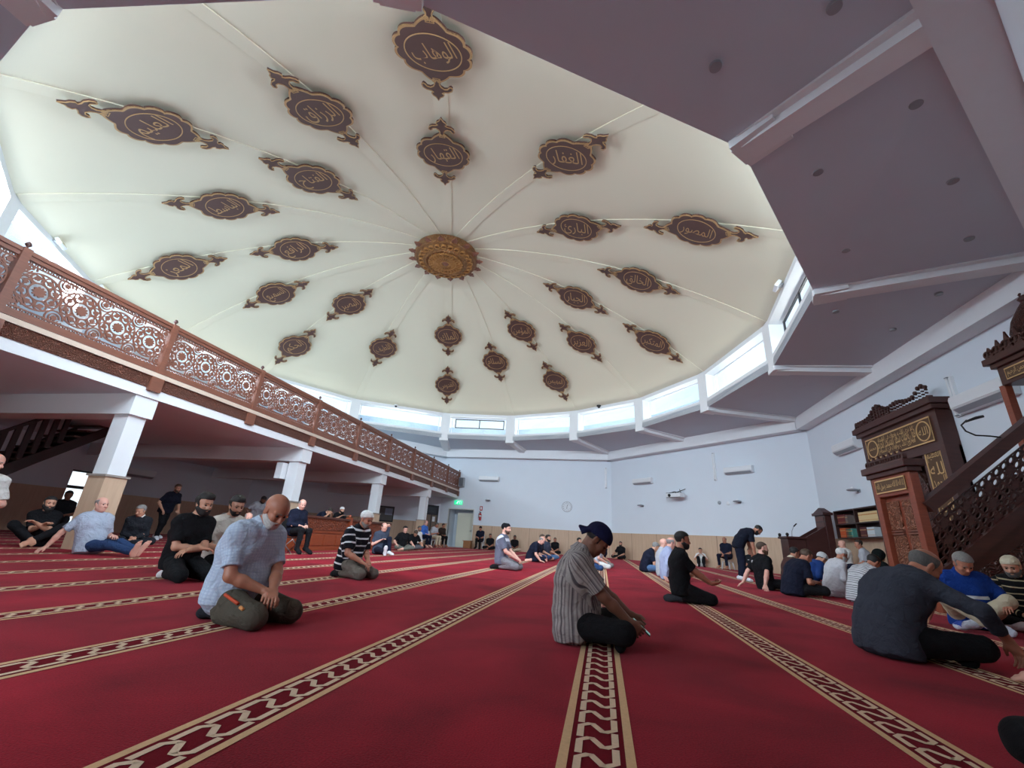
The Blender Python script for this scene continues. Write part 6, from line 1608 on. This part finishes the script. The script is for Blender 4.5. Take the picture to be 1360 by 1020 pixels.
# an orange zip pocket on the olive trousers
hb = BODIES['broad bald man with white beard kneeling in pale blue check shirt and olive trousers']
hp_, kn_ = hb['P'] + V3(0, -.095, 0), hb['J']['kR']
for t0_, t1_, up_, nm_, c_ in ((.30, .72, .055, 'pocket_zip', srgb(196, 74, 40)), (.80, .90, .045, 'pocket_tab', srgb(206, 140, 80))):
    mb = MB(); q_ = [hp_ + (kn_ - hp_) * t_ + V3(.01, -.078 * hb['sc'] / .9, up_) for t_ in np.linspace(t0_, t1_, 5)]
    mb.tube([p * hb['sc'] for p in q_], .011, 8); o_ = mb.build(nm_, mat(nm_, c_, .6, bump=0), hb['root'], True)

stool(*(7.66, 15.60, 0)[:2], 150, 'grey stool under the dark haired man in white shirt by the bookshelf wall', plast_g)

# prints on the t-shirts
prn = fabric('print_white', srgb(205, 205, 208))
for lab, f_, l_, s_, ru, rv in (('man with ginger beard in black tee leaning back on both hands', -.14, .13, .40, .040, .026), ('bearded man in black sitting with crossed bare feet at far left', .15, -.07, .36, .045, .012), ('seated man in dark grey tee behind the bowing man', .15, -.06, .36, .035, .02)):
    b_ = BODIES[lab]; fw, lf, up_ = b_['fr'](s_); decal(b_['root'], 'shirt', (b_['S'](s_) + fw * f_ + lf * l_) * b_['sc'], ru, rv, 'print', prn, 'small white print')
b_ = BODIES['man with grey hair in bright blue jacket and beige trousers sitting against the pulpit']
decal(b_['root'], 'sock', (b_['J']['tL'] + V3(0, 0, .04)) * b_['sc'], .035, .05, 'sock_pattern', fabric('print_blue', srgb(60, 84, 170)), 'blue pattern on the sock')
SKY_S = 1.5; DAY = 1150; BOUNCE = 60; SOUTH = 270
# ------------------------------------------------------------------ camera, daylight and lamps
cam = bpy.data.cameras.new('camera'); co = bpy.data.objects.new('camera', cam); COL.objects.link(co)
cam.sensor_width = 36; cam.lens = 576.3 / 1360 * 36; cam.clip_start = .03; cam.clip_end = 300
yw, pt, rl = -.2149043, .3440196, .0637558
f = V3(math.sin(yw) * math.cos(pt), math.cos(yw) * math.cos(pt), math.sin(pt)); r = V3(math.cos(yw), -math.sin(yw), 0); u = np.cross(r, f)
r2 = math.cos(rl) * r + math.sin(rl) * u; u2 = -math.sin(rl) * r + math.cos(rl) * u
co.matrix_world = Matrix(((r2[0], u2[0], -f[0], 0), (r2[1], u2[1], -f[1], 0), (r2[2], u2[2], -f[2], H0), (0, 0, 0, 1)))
SC.camera = co
w = bpy.data.worlds.new('sky'); SC.world = w; w.use_nodes = True
t = NT(w); bg = w.node_tree.nodes['Background']
tc = t.n('ShaderNodeTexCoord'); sp = t.n('ShaderNodeSeparateXYZ'); t.l(tc.outputs['Generated'], sp.inputs[0])
nz = t.n('ShaderNodeTexNoise'); t.set(nz, Scale=2.2, Detail=5, Distortion=.5); t.l(tc.outputs['Generated'], nz.inputs[0])
cl = t.n('ShaderNodeValToRGB'); t.l(nz.outputs[0], cl.inputs[0])
cl.color_ramp.elements[0].position = .42; cl.color_ramp.elements[0].color = (0, 0, 0, 1); cl.color_ramp.elements[1].position = .6; cl.color_ramp.elements[1].color = (1, 1, 1, 1)
up = t.n('ShaderNodeMapRange'); t.l(sp.outputs[2], up.inputs[0]); up.inputs[1].default_value = .20; up.inputs[2].default_value = .52
skyc = t.mix(up.outputs[0], (.88, .98, 1.0), (.08, .58, .92))
t.l(t.mix(cl.outputs[0], skyc, (1.0, 1.0, 1.0)), bg.inputs[0])
bg.inputs[1].default_value = SKY_S if 'SKY_S' in globals() else 4.0
def area(name, loc, aim, sx, sy, power, col, spread=180):
    l = bpy.data.lights.new(name, 'AREA'); l.shape = 'RECTANGLE'; l.size = sx; l.size_y = sy; l.energy = power; l.color = col; l.spread = spread * D2R
    o = bpy.data.objects.new(name, l); COL.objects.link(o); o.location = loc
    o.rotation_euler = (Vector(aim) - Vector(loc)).to_track_quat('-Z', 'Y').to_euler()
    return o
# added lamps: sky fill at camera-side clerestory openings, upward fill for roof bounce at all
for k in range(16):
    a, b = rp(k), rp(k + 1); m_ = (a + b) / 2; n_ = nrm(V3(m_[0] - CX, m_[1] - CY, 0))
    if 6 <= k <= 11: area('daylight_fill', m_ + n_ * .9 + V3(0, 0, 7.75), m_ - n_ * 9 + V3(0, 0, 5.4), 3.4, .8, DAY, (.83, .92, 1.0))
    area('roof_bounce_fill', m_ + n_ * .85 + V3(0, 0, 6.66), m_ - n_ * 5 + V3(0, 0, 9.8), 3.4, .5, BOUNCE, (1.0, .95, .85))
for s0 in (3.0, 5.8):  # added lamps outside the two added south windows, brightening the near figures
    a, b, tt, n_ = wall_frame(8); q = a + tt * s0 - n_ * .9
    area('daylight_fill', q + V3(0, 0, 2.5), q + n_ * 6 + V3(0, 0, 1.6), 2.0, 1.6, SOUTH, (.88, .95, 1.0))
SC.view_settings.view_transform = 'Standard'; SC.view_settings.look = 'None'; SC.view_settings.gamma = 1; SC.view_settings.exposure = 0; SC.view_settings.use_curve_mapping = False
SC.cycles.use_denoising = True
SC.cycles.max_bounces = 10; SC.cycles.diffuse_bounces = 5; SC.cycles.transparent_max_bounces = 12; SC.cycles.sample_clamp_indirect = 6
